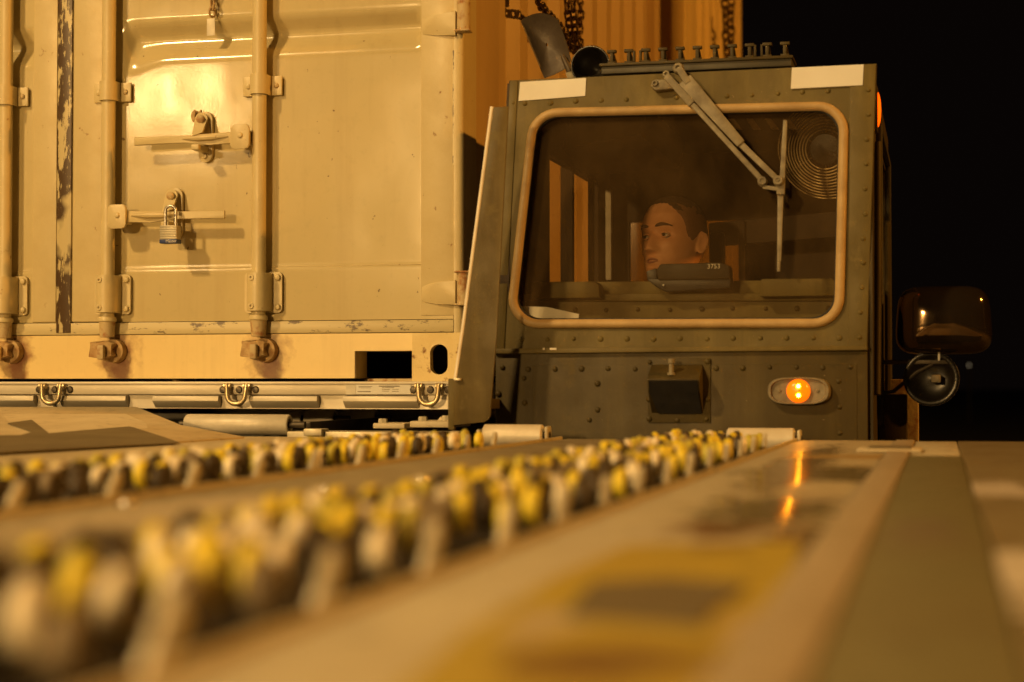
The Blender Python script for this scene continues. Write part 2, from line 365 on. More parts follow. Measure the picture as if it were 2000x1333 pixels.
# ================================================================== the roller deck in the foreground (thing)
DECK = thing('roller_deck', (-.7, 2.2, 0), 'long dusty metal cargo deck with two rows of small roller wheels', 'cargo deck')
XR, XL, Y0, Y1 = 1.3, -2.9, -.8, 4.12
CX0, CX1 = -.555, -.325      # nearer roller track
BX0, BX1 = -1.115, -.880     # farther roller track
TD = .016
def slab(name, x0, x1, y0, y1, z1, z0, mat, bev=.003): return MB().box((x0, y0, z0), (x1, y1, z1), bev).build(name, mat, DECK)
dk = DZ - .02
slab('deck_plate', CX1 + .006, -.098, Y0, Y1, DZ, dk, m_deck)
slab('deck_plate', BX1 + .006, CX0 - .006, Y0, Y1, DZ - .001, dk, m_deckmid)
slab('deck_plate', XL, BX0 - .006, Y0, Y1, DZ - .001, dk, m_deck)
slab('border_strip', -.097, -.056, Y0, Y1 - .06, DZ + .004, dk, m_border, .002)
slab('painted_strip', -.055, .037, Y0, Y1 - .9, DZ + .001, dk, m_strip, .002)
slab('deck_plate', -.055, .037, Y1 - .897, Y1, DZ - .001, dk, m_deck)
slab('deck_plate', .039, XR, Y0, Y1, DZ, dk, m_strip_r)
q0 = [D(1225, 1072), D(1560, 1062), D(1545, 1150), D(1520, 1333), D(1470, 1500), D(620, 1500), D(905, 1245), D(1090, 1130)]
MB().prism([(p.x, p.y, DZ + .0008) for p in q0], (0, 0, .0012)).build('yellow_marking', m_yelp, DECK)
q0 = [D(1160, 1148), D(1300, 1140), D(1455, 1152), D(1440, 1176), D(1392, 1200), D(1372, 1238), D(1240, 1226), D(1108, 1216), D(1120, 1190)]
MB().prism([(p.x, p.y, DZ + .0026) for p in q0], (0, 0, .0014)).build('dark_patch', m_deckdark, DECK)
# raised long edge beside the tracks
slab('track_rim', CX1 - .002, CX1 + .005, Y0, Y1 - .05, DZ + .006, dk, m_deck, .002)
slab('track_rim', BX1 - .002, BX1 + .005, Y0, Y1 - .05, DZ + .006, dk, m_deck, .002)
slab('track_rim', CX0 - .005, CX0 + .002, Y0, Y1 - .05, DZ + .005, dk, m_deck, .002)
slab('track_rim', BX0 - .005, BX0 + .002, Y0, Y1 - .05, DZ + .005, dk, m_deck, .002)
# chassis underneath
MB().box((XL + .1, Y0 + .1, .72), (XR - .1, Y1 - .08, dk - .004), .02).build('chassis', m_odk, DECK)
wm = None
for x in (XL + .35, XR - .35):
    for y in (.2, 3.2):
        if wm is None:
            wm = MB().lathe([(.12, -.13), (.30, -.13), (.40, -.10), (.42, 0), (.40, .10), (.30, .13), (.12, .13), (.12, -.13)], (x, y, .42), (1, 0, 0), 24).build('wheel', m_rubber, DECK); wz = WL[wm.name].z
        else: inst(wm, DECK, (x, y, wz))
# roller tracks
trays = {}
for nm, x0, x1 in (('near', CX0, CX1), ('far', BX0, BX1)):
    t = MB().box((x0 + .002, Y0 + .02, DZ - .034), (x1 - .002, Y1 - .06, DZ - .026), 0).build('roller_track', m_grimgap, DECK); trays[nm] = t  # tray coloured near black for the shade between the wheels
WR, WW = .0190, .0066
PROF = [(.004, -WW), (WR * .80, -WW), (WR * .96, -WW * .6), (WR, 0), (WR * .96, WW * .6), (WR * .80, WW), (.004, WW)]
wheelmats = [m_yel, m_ygr, m_cream, m_grimgap, m_grim2]; wts = [9, 6, 8, 6, 3]
w0 = None; f0 = None
PER = .2135
def fin(parent, x, y):
    global f0
    if f0 is None:
        f0 = MB().prism([(x - .004, y, DZ - .02), (x - .004, y + .046, DZ + .031), (x - .004, y + .053, DZ + .031), (x - .004, y + .056, DZ + .018), (x - .004, y + .020, DZ - .02)], (.008, 0, 0), .0012).build('guide_bracket', m_fin, parent)
        return
    inst(f0, parent, (x, y + .028, DZ - .02))
spots = []
for nm, x1, nrow, ys, ye in (('near', CX1, 5, .45, 3.62), ('far', BX1, 5, 1.40, 3.50)):
    t = trays[nm]; yb = (.69 if nm == 'near' else 1.53) - PER; n = int((ye - yb) / PER)
    for i in range(n + 1):
        y0 = yb + i * PER
        fin(t, x1 - .016, y0)
        for row in range(nrow):
            for k in range(4):
                if row == 0 and k in (0, 2): continue
                yy = y0 + .045 + k * PER / 4 + (PER / 8 if row % 2 else 0) + rng.uniform(-.005, .005)
                if yy > ye or rng.random() < .04: continue
                spots.append((yy, x1 - .032 - row * .042 + rng.uniform(-.004, .004), DZ + .016 + rng.uniform(-.004, .004), rng.choices(range(5), wts)[0], rng.uniform(-.16, .16), nm))
    carr = MB()
    for i in range(n + 1):
        y0 = yb + i * PER
        for k in range(4): carr.box((x1 - .215, y0 + .040 + k * PER / 4, DZ - .028), (x1 - .022, y0 + .047 + k * PER / 4, DZ - .010 - .001 * k))
    carr.build('axle_carrier', m_grimgap, t)
spots.sort()
rest = {}
for i, (yy, x, z, mi, tilt, nm) in enumerate(spots):
    t = trays[nm]
    if i < 298:
        if w0 is None:
            w0 = MB().lathe(PROF, (x, yy, z), (1, 0, 0), 14).build('roller_wheel', m_yel, t); w0.data.materials.append(m_grimgap)  # wheel sides coloured dark to deepen the shade in the gaps
            for f_ in w0.data.polygons:
                if abs(f_.normal.x) > .80: f_.material_index = 1
        else: inst(w0, t, (x, yy, z - WR), (0, 0, tilt), wheelmats[mi])
    else: rest.setdefault(nm, []).append((x, yy, z, mi))
for nm, lst in rest.items():
    mb = MB(); cnt = []
    for x, yy, z, mi in lst:
        mb.lathe(PROF, (x, yy, z), (1, 0, 0), 12); cnt.append(mi)
    per = 6 * 12
    for i_, f_ in enumerate(mb.bm.faces):
        f_.material_index = cnt[i_ // per]
    o = mb.build('roller_wheels', m_yel, trays[nm]); kind(o, 'stuff')
    for m_ in wheelmats[1:]: o.data.materials.append(m_)
# bolts on the plate between the tracks
bl0 = None
for px, py in ((825, 934), (945, 936), (250, 985), (520, 1005), (1130, 905), (1180, 890), (640, 955)):
    p = D(px, py)
    if bl0 is None: bl0 = MB().lathe([(.0001, .006), (.009, .005), (.012, .001), (.012, 0)], (p.x, p.y, DZ - .001), (0, 0, 1), 12).build('bolt_head', m_zinc, DECK)
    else: inst(bl0, DECK, (p.x, p.y, DZ - .001))
# end rollers at the far lip of the deck
for (xa, xb, yt) in ((945, 1062, 829), (1420, 1553, 836)):
    a, b_ = at(xa, yt, 4.09), at(xb, yt, 4.09); r = .027
    o = MB().lathe([(.008, 0), (r * .8, 0), (r, .004), (r, (b_ - a).x - .004), (r * .8, (b_ - a).x), (.008, (b_ - a).x)], (a.x, 4.09, a.z - r), (1, 0, 0), 28).build('end_roller', m_alu2, DECK)
    MB().cyl((a.x - .012, 4.09, a.z - r), (b_.x + .016, 4.09, a.z - r), .010, 12).build('axle', m_steel, o)
    MB().box((b_.x + .006, 4.07, DZ - .01), (b_.x + .014, 4.115, a.z - .004), .004).build('bracket', m_fin, o)
    MB().box((a.x - .014, 4.07, DZ - .01), (a.x - .006, 4.115, a.z - .012), .004).build('bracket', m_fin, o)
# flat hatch plate near the far right lip
p, q = D(1672, 884), D(1800, 884)
MB().box((p.x, p.y, DZ + .0005), (q.x, p.y + .17, DZ + .006), .003).build('hatch_plate', m_ramp, DECK)
MB().box((p.x + .02, p.y + .03, DZ + .004), (q.x - .02, p.y + .14, DZ + .009), .002).build('hatch_pad', m_deckdark, DECK)
# low ramp plate beyond the far track
zr = .068
A0, A1 = D(-160, 900), D(478, 856); B1 = ondeck(268, 795, zr); B0 = ondeck(-160, 795, zr)
E1 = ondeck(352, 830, .026)
rp = MB()
A0.z = A1.z = DZ + .003
rp.prism([A0, A1, E1, B1, B0], (0, .0, -.012), .002)
rampo = rp.build('ramp_plate', m_ramp, DECK)
def on_ramp(fx, fy):   # fx along, fy up the slope
    lo = A0.lerp(A1, fx); hi = B0.lerp(B1, fx); return lo.lerp(hi, fy)
nr = (A1 - A0).cross(B0 - A0).normalized(); nr = nr if nr.z > 0 else -nr
def ramp_px(x, y):
    r = ray(x, y); return EYE + r * ((A0 - EYE).dot(nr) / r.dot(nr)) + nr * .0015
MB().prism([ramp_px(x, y) for x, y in ((-140, 896), (0, 887), (200, 876), (352, 868), (318, 856), (262, 838), (195, 823), (60, 823), (15, 829), (62, 847), (40, 853), (-140, 857))], nr * .002).build('ramp_dark_patch', m_deckdark, rampo)  # darker brown patch on the ramp plate
MB().box((B0.x + .02, B0.y - .4, DZ - .001), (B1.x - .3, B0.y - .05, DZ + .02), .004).build('ramp_support', m_odk, rampo)

# ================================================================== container builder pieces
YF = 4.69
cen = at(130, 300, YF).x; XS = at(905, 300, YF).x; HALF = XS - cen
XW = cen - HALF
PAL_T = at(500, 746, YF).z - .001           # pallet top
RAIL_B = at(500, 739.5, YF).z
CH = 2.62
CON = thing('shipping_container', ((XW + XS) / 2, YF, PAL_T), 'tan shipping container with lock rods and a padlocked door handle', 'container')
def zy(py, Y=YF): return at(500, py, Y).z
def X(px, py=400, Y=YF): return at(px, py, Y).x
cam_pts = [at(px, 690, YF) for px in (25, 225, 518)]
rust_list = [((p.x + .012, YF, p.z - .0), .05, .06) for p in cam_pts] + [((p.x + .02, YF, p.z - .06), .03, .07) for p in cam_pts]
m_cont = container_paint('container_door_paint', TAN, TAN2)
m_rail = container_paint('container_rail_paint', (.76, .60, .26), (.70, .53, .22), rust_list, .34)
m_cast = M('chipped_casting_paint', (.70, .55, .24), (.64, .49, .20), 12, .4, .55, bmp=.3, chips=((.22, .10, .035), 34, .57, .66))
ZT = PAL_T + CH
# doors: one displaced sheet each, with the pressed horizontal grooves
def sstep(a, b, v):
    t = min(1, max(0, (v - a) / (b - a))); return t * t * (3 - 2 * t)
zsill = zy(627); zweld = zy(522)
grooves = [(zy(114), zy(66), zy(34)), (zy(114) + .62, zy(66) + .62, zy(34) + .62)]
def door_sheet(xl, xr, gxl, gxr, name, seed):
    mb = MB(); nx, nz = 110, 230; z0, z1 = zsill, ZT - .11
    rows = []
    for j in range(nz + 1):
        z = z0 + (z1 - z0) * (j / nz) ** 1.25; r = []
        for i in range(nx + 1):
            x = xl + (xr - xl) * i / nx
            sag = .012 * math.exp(-((x - gxl) / .09) ** 2) * 0 
            # soft rounded groove ends
            wx = sstep(gxl - .01, gxl + .045, x) * (1 - sstep(gxr - .012, gxr + .004, x))
            dep = 0
            for ga, gm, gb in grooves:
                curve = .035 * (1 - sstep(gxl, gxl + .14, x)) + .03 * (1 - sstep(0, .16, abs(x - X(515)) ))* 0
                a = ga - curve
                if a < z < gb:
                    d = (z - a) / (gm - a) if z < gm else 1 - (z - gm) / (gb - gm)
                    d = sstep(0, 1, d) if z < gm else max(0, min(1, d * 1.12))
                    dep = max(dep, d)
            y = YF + .031 * dep * wx
            y -= .0016 * sstep(zweld + .006, zweld - .006, z)          # lap of the kick plate
            y += .0013 * (noise.noise(Vector((x * 3.1 + seed, z * 2.6, 1))) + .5 * noise.noise(Vector((x * 8 + seed, z * 7, 5))))
            y -= 0 * math.exp(-(((x - X(390)) / .10) ** 2 + ((z - zy(195)) / .07) ** 2)) * (1 if seed == 1 else 0)
            r.append((x, y, z))
        rows.append(r)
    mb.grid(rows)
    # returns round the edge so the leaf has thickness
    b_ = []
    rim = rows[0] + [r[-1] for r in rows[1:]] + rows[-1][::-1][1:] + [r[0] for r in rows[1:-1]][::-1]
    mb.grid([rim, [(p[0], YF + .06, p[2]) for p in rim]], True)
    return mb.build(name, m_cont, CON, smooth=None, angle=50)
dr = door_sheet(X(146), X(886), X(240), X(823), 'door', 1)
dl = door_sheet(XW + .03, X(113), XW + .14, X(64), 'door', 2)
# weld bead along the kick plate, seam lines
for xa, xb, dd in ((X(270), X(835), dr), (XW + .1, X(60), dl)):
    MB().tube([(xa + (xb - xa) * i / 30, YF + .0004 + .0004 * math.sin(i * 2.1), zweld + .0008 * math.sin(i * 1.3)) for i in range(31)], .0022, 6).build('weld_bead', m_hard, dd)
MB().box((X(823), YF - .004, zsill + .01), (X(888), YF + .004, ZT - .14), .002).build('hinge_stile', m_hard, dr)
MB().box((X(142), YF - .006, zsill + .002), (X(200), YF + .004, ZT - .14), .002).build('lock_stile', m_hard, dr)
MB().box((X(66), YF - .006, zsill + .002), (X(112), YF + .004, ZT - .14), .002).build('lock_stile', m_hard, dl)
# chipped overlap strip between the doors
MB().box((X(115), YF - .013, zy(648)), (X(143), YF + .01, ZT - .13), .002).build('overlap_strip', m_chip, CON)
# dark gap backing behind the leaves
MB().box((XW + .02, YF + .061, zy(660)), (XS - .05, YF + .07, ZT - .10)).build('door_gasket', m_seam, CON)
# sill strip and bottom rail with the fork pocket
MB().box((XW + .06, YF - .010, zy(652)), (X(888), YF + .03, zsill - .002), .002).build('door_sill', m_flake, CON)
hx0, hx1 = X(694, 710), X(806, 710); hz = zy(687)
rl = MB()
rl.box((XW + .16, YF - .006, RAIL_B), (hx0, YF + .10, zy(653)), 0)
rl.box((hx0 - .0001, YF - .006, hz), (hx1 + .003, YF + .10, zy(653)), 0)
# rounded pocket corners
rl.box((hx0 - .012, YF - .004, RAIL_B), (hx0 + .001, YF + .10, hz + .002), 0)
rail = rl.build('bottom_rail', m_rail, CON)
MB().box((hx0 + .02, YF + .05, PAL_T + .001), (hx1, YF + .9, RAIL_B - .001)).build('pocket_floor', m_rustpaint, rail)
MB().box((hx0 - .02, YF + .9, PAL_T + .002), (hx1 + .02, YF + .93, hz + .03)).build('pocket_back', m_seam, rail)  # pocket end and roof coloured near black for the shade deep inside
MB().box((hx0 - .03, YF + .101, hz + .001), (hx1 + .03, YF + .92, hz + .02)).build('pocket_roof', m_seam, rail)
# corner castings with the oval lashing hole
def casting(x0, x1, px_hole=None, cxh=None, y=YF, parent=CON, z0=PAL_T, flip=1):
    zc0, zc1 = z0, z0 + (zy(653.2) - PAL_T)
    mb = MB()
    inner = [Vector((cxh + .024 * math.cos(t) * 1.08, y, (zc0 + zc1) / 2 - .006 + .0175 * (1 if math.sin(t) > 0 else -1) + .025 * math.sin(t))) for t in [k * 2 * math.pi / 32 for k in range(32)]]
    plate_hole(mb, [(x0, y, zc0), (x1, y, zc0), (x1, y, zc1), (x0, y, zc1)], inner, (0, .028, 0))
    o = mb.build('corner_casting', m_cast, parent)
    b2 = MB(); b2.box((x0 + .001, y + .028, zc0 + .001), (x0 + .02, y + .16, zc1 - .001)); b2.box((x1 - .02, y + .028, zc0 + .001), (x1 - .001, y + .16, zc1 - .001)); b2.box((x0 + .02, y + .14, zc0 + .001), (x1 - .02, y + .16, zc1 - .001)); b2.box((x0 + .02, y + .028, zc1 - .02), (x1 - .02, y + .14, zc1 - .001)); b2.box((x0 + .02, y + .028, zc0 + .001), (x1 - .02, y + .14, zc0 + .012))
    b2.build('casting_box', m_seam, o)  # box behind the hole coloured dark for the shade inside
    return o
casting(X(806.5, 700), XS + .002, cxh=X(859, 700), y=YF - .009)
casting(XW, XW + .155, cxh=XW + .075, y=YF - .009)
# corner posts (rounded) with hinge barrels
for xa, s in ((XS, 1), (XW, -1)):
    mb = MB(); zb = zy(656)
    pr = [(xa - s * .0255, YF - .007), (xa - s * .012, YF - .007), (xa - s * .003, YF - .001), (xa, YF + .010), (xa, YF + .14), (xa - s * .05, YF + .14), (xa - s * .05, YF + .02), (xa - s * .0255, YF + .02)]
    mb.prism([(x, y, zb) for x, y in pr], (0, 0, ZT - .12 - zb))
    mb.build('corner_post', m_hard, CON, angle=60)
h0 = None
for (ya, yb, yt, ybt) in ((47, 88, 14, 84), (556, 598, 540, 600)):
    zt, zb = zy(ya), zy(yb)
    dz = 0
    hh = MB().prism([(X(824, ya), YF - .004, zt - .012), (X(855, ya), YF - .010, zt - .002), (X(893, ya), YF - .018, zt + .004), (X(893, ya), YF - .018, zb - .006), (X(855, ya), YF - .010, zb - .001), (X(824, ya), YF - .004, zb + .004)], (0, .012, 0), .003).build('hinge', m_hard, CON)
    cx_ = X(909, ya)
    MB().cyl((cx_, YF - .018, zy(ybt)), (cx_, YF - .018, zy(yt)), .019, 16).build('hinge_pin', m_rustpaint, hh)
    MB().box((cx_ - .023, YF - .04, zy(ybt) - .004), (cx_ + .022, YF + .0, zy(ybt) + .002), .003).build('hinge_lug', m_rustpaint, hh)
    MB().box((cx_ - .023, YF - .04, zy(yt) - .002), (cx_ + .022, YF + .0, zy(yt) + .004), .003).build('hinge_lug', m_rustpaint, hh)
# chipped edge line by the hinge post
MB().box((X(885), YF - .0055, zy(335)), (X(889), YF, zy(118)), 0).build('post_seam', m_chip, CON)
# lock rods
def lock_rod(px, guides=True):
    x = X(px + 0); yr = YF - .036
    rod = MB().cyl((x, yr, zy(640)), (x, yr, ZT - .12), .0205, 20).build('lock_rod', m_hard, CON)
    # upper guide
    g = MB(); za, zb = zy(190), zy(152)
    for s in (-1, 1): g.box((x + s * .021, YF - .014, za), (x + s * .060, YF - .006, zb), .003)
    arc = [(x + math.cos(t) * .026, yr - .002 - math.sin(t) * .026) for t in [math.pi * k / 10 for k in range(11)]]
    prof = [(x + .026, YF - .008)] + arc + [(x - .026, YF - .008)]
    prof2 = [(x + (px_ - x) * .86, yr + (py_ - yr) * .86 if py_ < YF - .02 else py_) for px_, py_ in prof]
    rows = [[(a, b_, za) for a, b_ in prof], [(a, b_, zb) for a, b_ in prof], [(a, b_, zb) for a, b_ in prof2], [(a, b_, za) for a, b_ in prof2]]
    g.grid(rows, False, True)
    gd = g.build('rod_guide', m_hard, rod)
    for s in (-1, 1): MB().lathe([(.0001, .008), (.006, .006), (.009, 0)], (x + s * .043, YF - .013, (za + zb) / 2), (0, -1, 0), 10).build('rivet', m_rustpaint if s > 0 else m_hard, gd)
    # lower bearing bracket: plate, half-round cover, four bolts
    za, zb = zy(612), zy(533)
    lp = MB().prism([(x + a, YF - .005, b_) for a, b_ in [(p[0], p[1]) for p in rrect(-.052, za, .062, zb, .012)]], (0, -.009, 0)).build('bearing_plate', m_hard, rod)
    k = MB(); rows = []
    for z in (za + .004, zb - .004): rows.append([(x + math.cos(t) * .034, YF - .013 - (.060 * max(0, math.sin(t)) ** .6), z) for t in [math.pi * k / 14 for k in range(15)]])
    k.grid(rows); k.poly(rows[0][::-1]); k.poly(rows[1]); k.build('bearing_cover', m_hard, rod, angle=50)
    for dx in (.050,):
        for dz in (.016, -.016):
            zc = (za + .016) if dz > 0 else (zb - .016)
            MB().lathe([(.0001, .009), (.007, .007), (.010, .001), (.010, 0)], (x + dx, YF - .014, zc), (0, -1, 0), 10).build('bolt', m_hard, rod)
    for zc in (za + .018, zb - .018):
        MB().lathe([(.0035, .003), (.008, .003), (.009, 0)], (x - .008, YF - .0725, zc), (0, -1, 0), 10).build('bolt', m_hard, rod)
    # collar and rusty cam end on the rail
    MB().lathe([(.023, 0), (.027, .003), (.027, .012), (.024, .016)], (x, yr, zy(628)), (0, 0, 1), 18).build('collar', m_hard, rod)
    MB().lathe([(.021, 0), (.024, .05), (.024, .055)], (x, yr, zy(658)), (0, 0, 1), 18).build('rod_foot', m_rustpaint, rod)
    zc = zy(682)
    cm = MB(); cm.prism([(x - .045, YF - .07, zc - .022), (x - .012, YF - .075, zc - .026), (x + .012, YF - .07, zc - .024), (x + .030, YF - .06, zc - .018), (x + .020, YF - .06, zc), (x + .032, YF - .06, zc + .016), (x + .010, YF - .07, zc + .026), (x - .016, YF - .075, zc + .020), (x - .040, YF - .07, zc + .022), (x - .034, YF - .07, zc)], (0, .045, 0), .004)
    cm.build('cam', m_rust, rod)
    MB().lathe([(.0001, .0), (.034, .002), (.036, .020), (.036, .03)], (x + .014, YF - .034, zc - .004), (0, 1, 0), 16).build('cam_keeper', m_rust, rod)
    MB().box((x - .008, YF - .085, zc - .030), (x + .012, YF - .068, zc + .012), .004).build('cam_pin', m_rustpaint, rod)
    return rod
rods = {px: lock_rod(px) for px in (22, 222, 515)}
lock_rod2 = None
# door handles
def handle(px_hub, px_end, py, px_ret, up):
    """flat handle lever pivoted on a rod, with its keeper"""
    yh = YF - .052; z = zy(py); xh = X(px_hub, py); xe = X(px_end, py); s = 1 if xe > xh else -1
    hd = MB().prism([(xh, yh, z - .016), (xh + s * .10, yh, z - .018), (xh + s * .17, yh, z - .009), (xe, yh, z - .013), (xe, yh, z + .012), (xh + s * .16, yh, z + .012), (xh, yh, z + .018)], (0, -.010, 0), .003).build('door_handle', m_hard, CON)
    MB().tube([(xh + s * .04, yh - .011, z + .004), (xh + s * .09, yh - .017, z + .002), (xh + s * .13, yh - .017, z + .001), (xh + s * .18, yh - .011, z + .002)], [.002, .008, .008, .002], 8).build('pressed_rib', m_hard, hd)
    zt, zb = zy(py - 24), zy(py + 23)
    hub = MB().prism([(x, yh - .012, zz) for x, zz in rrect(xh - .028, zb, xh + .028, zt, .012)], (0, -.010, 0), .002).build('handle_hub', m_hard, hd)
    MB().box((xh - .026, YF - .063, z - .02), (xh + .026, YF - .02, z + .02), .004).build('hub_lug', m_hard, hd)
    MB().lathe([(.0001, .006), (.006, .005), (.009, 0)], (xh + .002, yh - .022, z + .004), (0, -1, 0), 10).build('hub_bolt', m_hard, hd)
    # keeper: back plate with rounded ends, upper tab, lower tab, rusty stud
    xr = X(px_ret, py); za, zb = zy(py + 42), zy(py - 58)
    kp = MB(); prof = [(xr + .021 * math.cos(t), zb - .021 + .021 * math.sin(t)) for t in [math.pi * k / 10 for k in range(11)]] + [(xr + .021 * math.cos(t), za + .021 + .021 * math.sin(t)) for t in [math.pi + math.pi * k / 10 for k in range(11)]]
    kp.prism([(a, YF - .004, b_) for a, b_ in prof], (0, -.010, 0), .002)
    kpo = kp.build('handle_keeper', m_hard, CON)
    prof = [(xr - .006 + .019 * math.cos(t), zb - .024 + .019 * math.sin(t)) for t in [math.pi * k / 10 for k in range(11)]] + [(xr - .028, z + .024), (xr - .020, z + .008), (xr + .012, z + .018)]
    MB().prism([(a, YF - .024 - (.034 if b_ < z + .02 else 0), b_) for a, b_ in prof], (0, -.007, 0), 0).build('keeper_flap', m_hard, kpo)
    MB().lathe([(.0001, .012), (.008, .011), (.012, .007), (.012, -.02)], (xr - .004, YF - .037, zb - .026), (0, -1, 0), 12).build('keeper_stud', m_rustpaint, kpo)
    MB().box((xr - .014, YF - .084, z - .034), (xr + .010, YF - .012, z - .018), .003).build('keeper_hook', m_hard, kpo)
    MB().lathe([(.0001, .007), (.006, .006), (.009, 0)], (xr - .001, YF - .014, za + .018), (0, -1, 0), 10).build('keeper_bolt', m_hard, kpo)
    return hd
handle(487, 280, 274, 405, 1)
handle(250, 455, 422, 347, 1)
handle(-18, -230, 440, -110, 1)
# bare patches above the upper keeper
MB().prism([(X(378 + a, 225), YF - .0145, zy(225 + b_)) for a, b_ in ((0, -8), (5, -14), (8, -12), (6, 0), (8, 12), (2, 10), (-1, 0))], (0, .008, 0)).build('bare_patch', m_rust, dr)
MB().prism([(X(390 + a, 225), YF - .0145, zy(225 + b_)) for a, b_ in ((0, -6), (6, -13), (7, 2), (4, 13), (-1, 6))], (0, .008, 0)).build('bare_patch', m_rust, dr)
# body: corrugated sides, roof, end wall, side rails
def corrugated(x, y0, y1, z0, z1, s, parent, mat, pitch=.30, dep=.034):
    prof = []; y = y0
    while y < y1 - .01:
        for f, d in ((0, 0), (.30, 0), (.46, -dep), (.80, -dep), (.96, 0)):
            if y + f * pitch <= y1: prof.append((y + f * pitch, d))
        y += pitch
    prof.append((y1, 0))
    rows = [[(x + s * d, yy, z) for yy, d in prof] for z in (z0, z1)]
    mb = MB(); mb.grid(rows); mb.grid([[(x + s * d - s * .003, yy, z) for yy, d in prof] for z in (z0, z1)])
    return mb.build('corrugated_side', mat, parent, angle=15)
def body(parent, xw, xe, y0, y1, zb, m_cont_side=m_cont_side):
    zt = zb + CH
    for x, s in ((xe - .012, 1), (xw + .012, -1)):
        corrugated(x, y0 + .44, y1 - .14, zb + .16, zt - .12, s, parent, m_cont_side)
        MB().box((x - s * .03, y0 + .141, zb + .16), (x + s * .004, y0 + .44, zt - .12), .003).build('side_panel', m_cont_side, parent)
        MB().box((x - s * .06, y0 + .141, zb + .02), (x + s * .006, y1 - .14, zb + .155), .004).build('bottom_side_rail', m_cont_side, parent)
        MB().box((x - s * .06, y0 + .141, zt - .12), (x + s * .006, y1 - .14, zt - .005), .004).build('top_side_rail', m_cont_side, parent)
        MB().box((x - s * .05, y1 - .14, zb), (x + s * .012, y1, zt), .006).build('corner_post', m_cont_side, parent)
    MB().box((xw + .05, y0 + .07, zt - .05), (xe - .05, y1, zt - .01), .004).build('roof', m_cont_side, parent)
    MB().box((xw + .06, y1 - .05, zb + .03), (xe - .06, y1 - .01, zt - .05), .004).build('end_wall', m_cont_side, parent)
    MB().box((xw + .08, y0 + .95, zb + .03), (xe - .08, y1 - .06, zb + .12), .004).build('floor', m_seam, parent)
body(CON, XW, XS, YF, 8.22, PAL_T)
MB().box((XW + .02, YF - .004, ZT - .105), (XS - .02, YF + .12, ZT), .006).build('door_header', m_cont, CON)

# second container behind
Y2 = 8.42; X2 = onX(1338, 300, 1).x  # placeholder, fixed below
X2 = at(1338, 300, Y2).x; Z2 = PAL_T
CON2 = thing('shipping_container', (X2 - 1.2, Y2, Z2), 'plain yellowish corrugated container standing behind the padlocked one', 'container')
body(CON2, X2 - 2.44, X2, Y2, 10.95, Z2, m_cont2)
MB().box((X2 - 2.40, Y2 + .02, Z2 + .02), (X2 - .06, Y2 + .06, Z2 + CH - .06), .004).build('front_wall', m_cont2, CON2)
for xa in (X2 - .07, X2 - 2.44): MB().box((xa, Y2, Z2), (xa + .07, Y2 + .139, Z2 + CH), .008).build('corner_post', m_cont2, CON2)

# padlock (thing)
pl = at(333, 455, YF - .085)
PAD = thing('padlock', (pl.x, pl.y, zy(478)), 'small laminated steel padlock with a blue base on the door handle', 'padlock')
zp0, zp1 = zy(470), zy(443)
pb = MB()
for k in range(6): pb.box((pl.x - .026 + (k % 2) * .0003, pl.y - .016, zp0 + k * (zp1 - zp0) / 6), (pl.x + .026 - (k % 2) * .0006, pl.y + .016, zp0 + (k + 1) * (zp1 - zp0) / 6 - .0002), .0005)
pb.build('lock_body', m_lockb, PAD)
MB().box((pl.x - .027, pl.y - .017, zp0 - .012), (pl.x + .027, pl.y + .017, zp0), .002).build('base_bumper', m_blue, PAD)
MB().tube([(pl.x - .016, pl.y, zp1 - .004)] + [(pl.x - .016 * math.cos(t), pl.y, zy(414) + .014 * math.sin(t)) for t in [math.pi * k / 10 for k in range(11)]] + [(pl.x + .016, pl.y, zp1 - .004)], .0045, 10).build('shackle', m_zinc, PAD)
def text(name, s, size, mat, parent, loc, rx=math.pi / 2, rz=0, sx=1):
    cu = bpy.data.curves.new(name, 'FONT'); cu.body = s; cu.size = size; cu.extrude = .0004; cu.align_x = 'CENTER'; cu.align_y = 'CENTER'
    t = bpy.data.objects.new(name, cu); C.objects.link(t); dg = bpy.context.evaluated_depsgraph_get(); me = bpy.data.meshes.new_from_object(t.evaluated_get(dg)); bpy.data.objects.remove(t)
    o = link(name, me, mat, parent, loc); o.rotation_euler = (rx, 0, rz); o.scale = (sx, 1, 1); return o
text('lettering', 'Master', .012, m_mark, PAD, (pl.x + .010, pl.y - .0176, zp0 - .006))

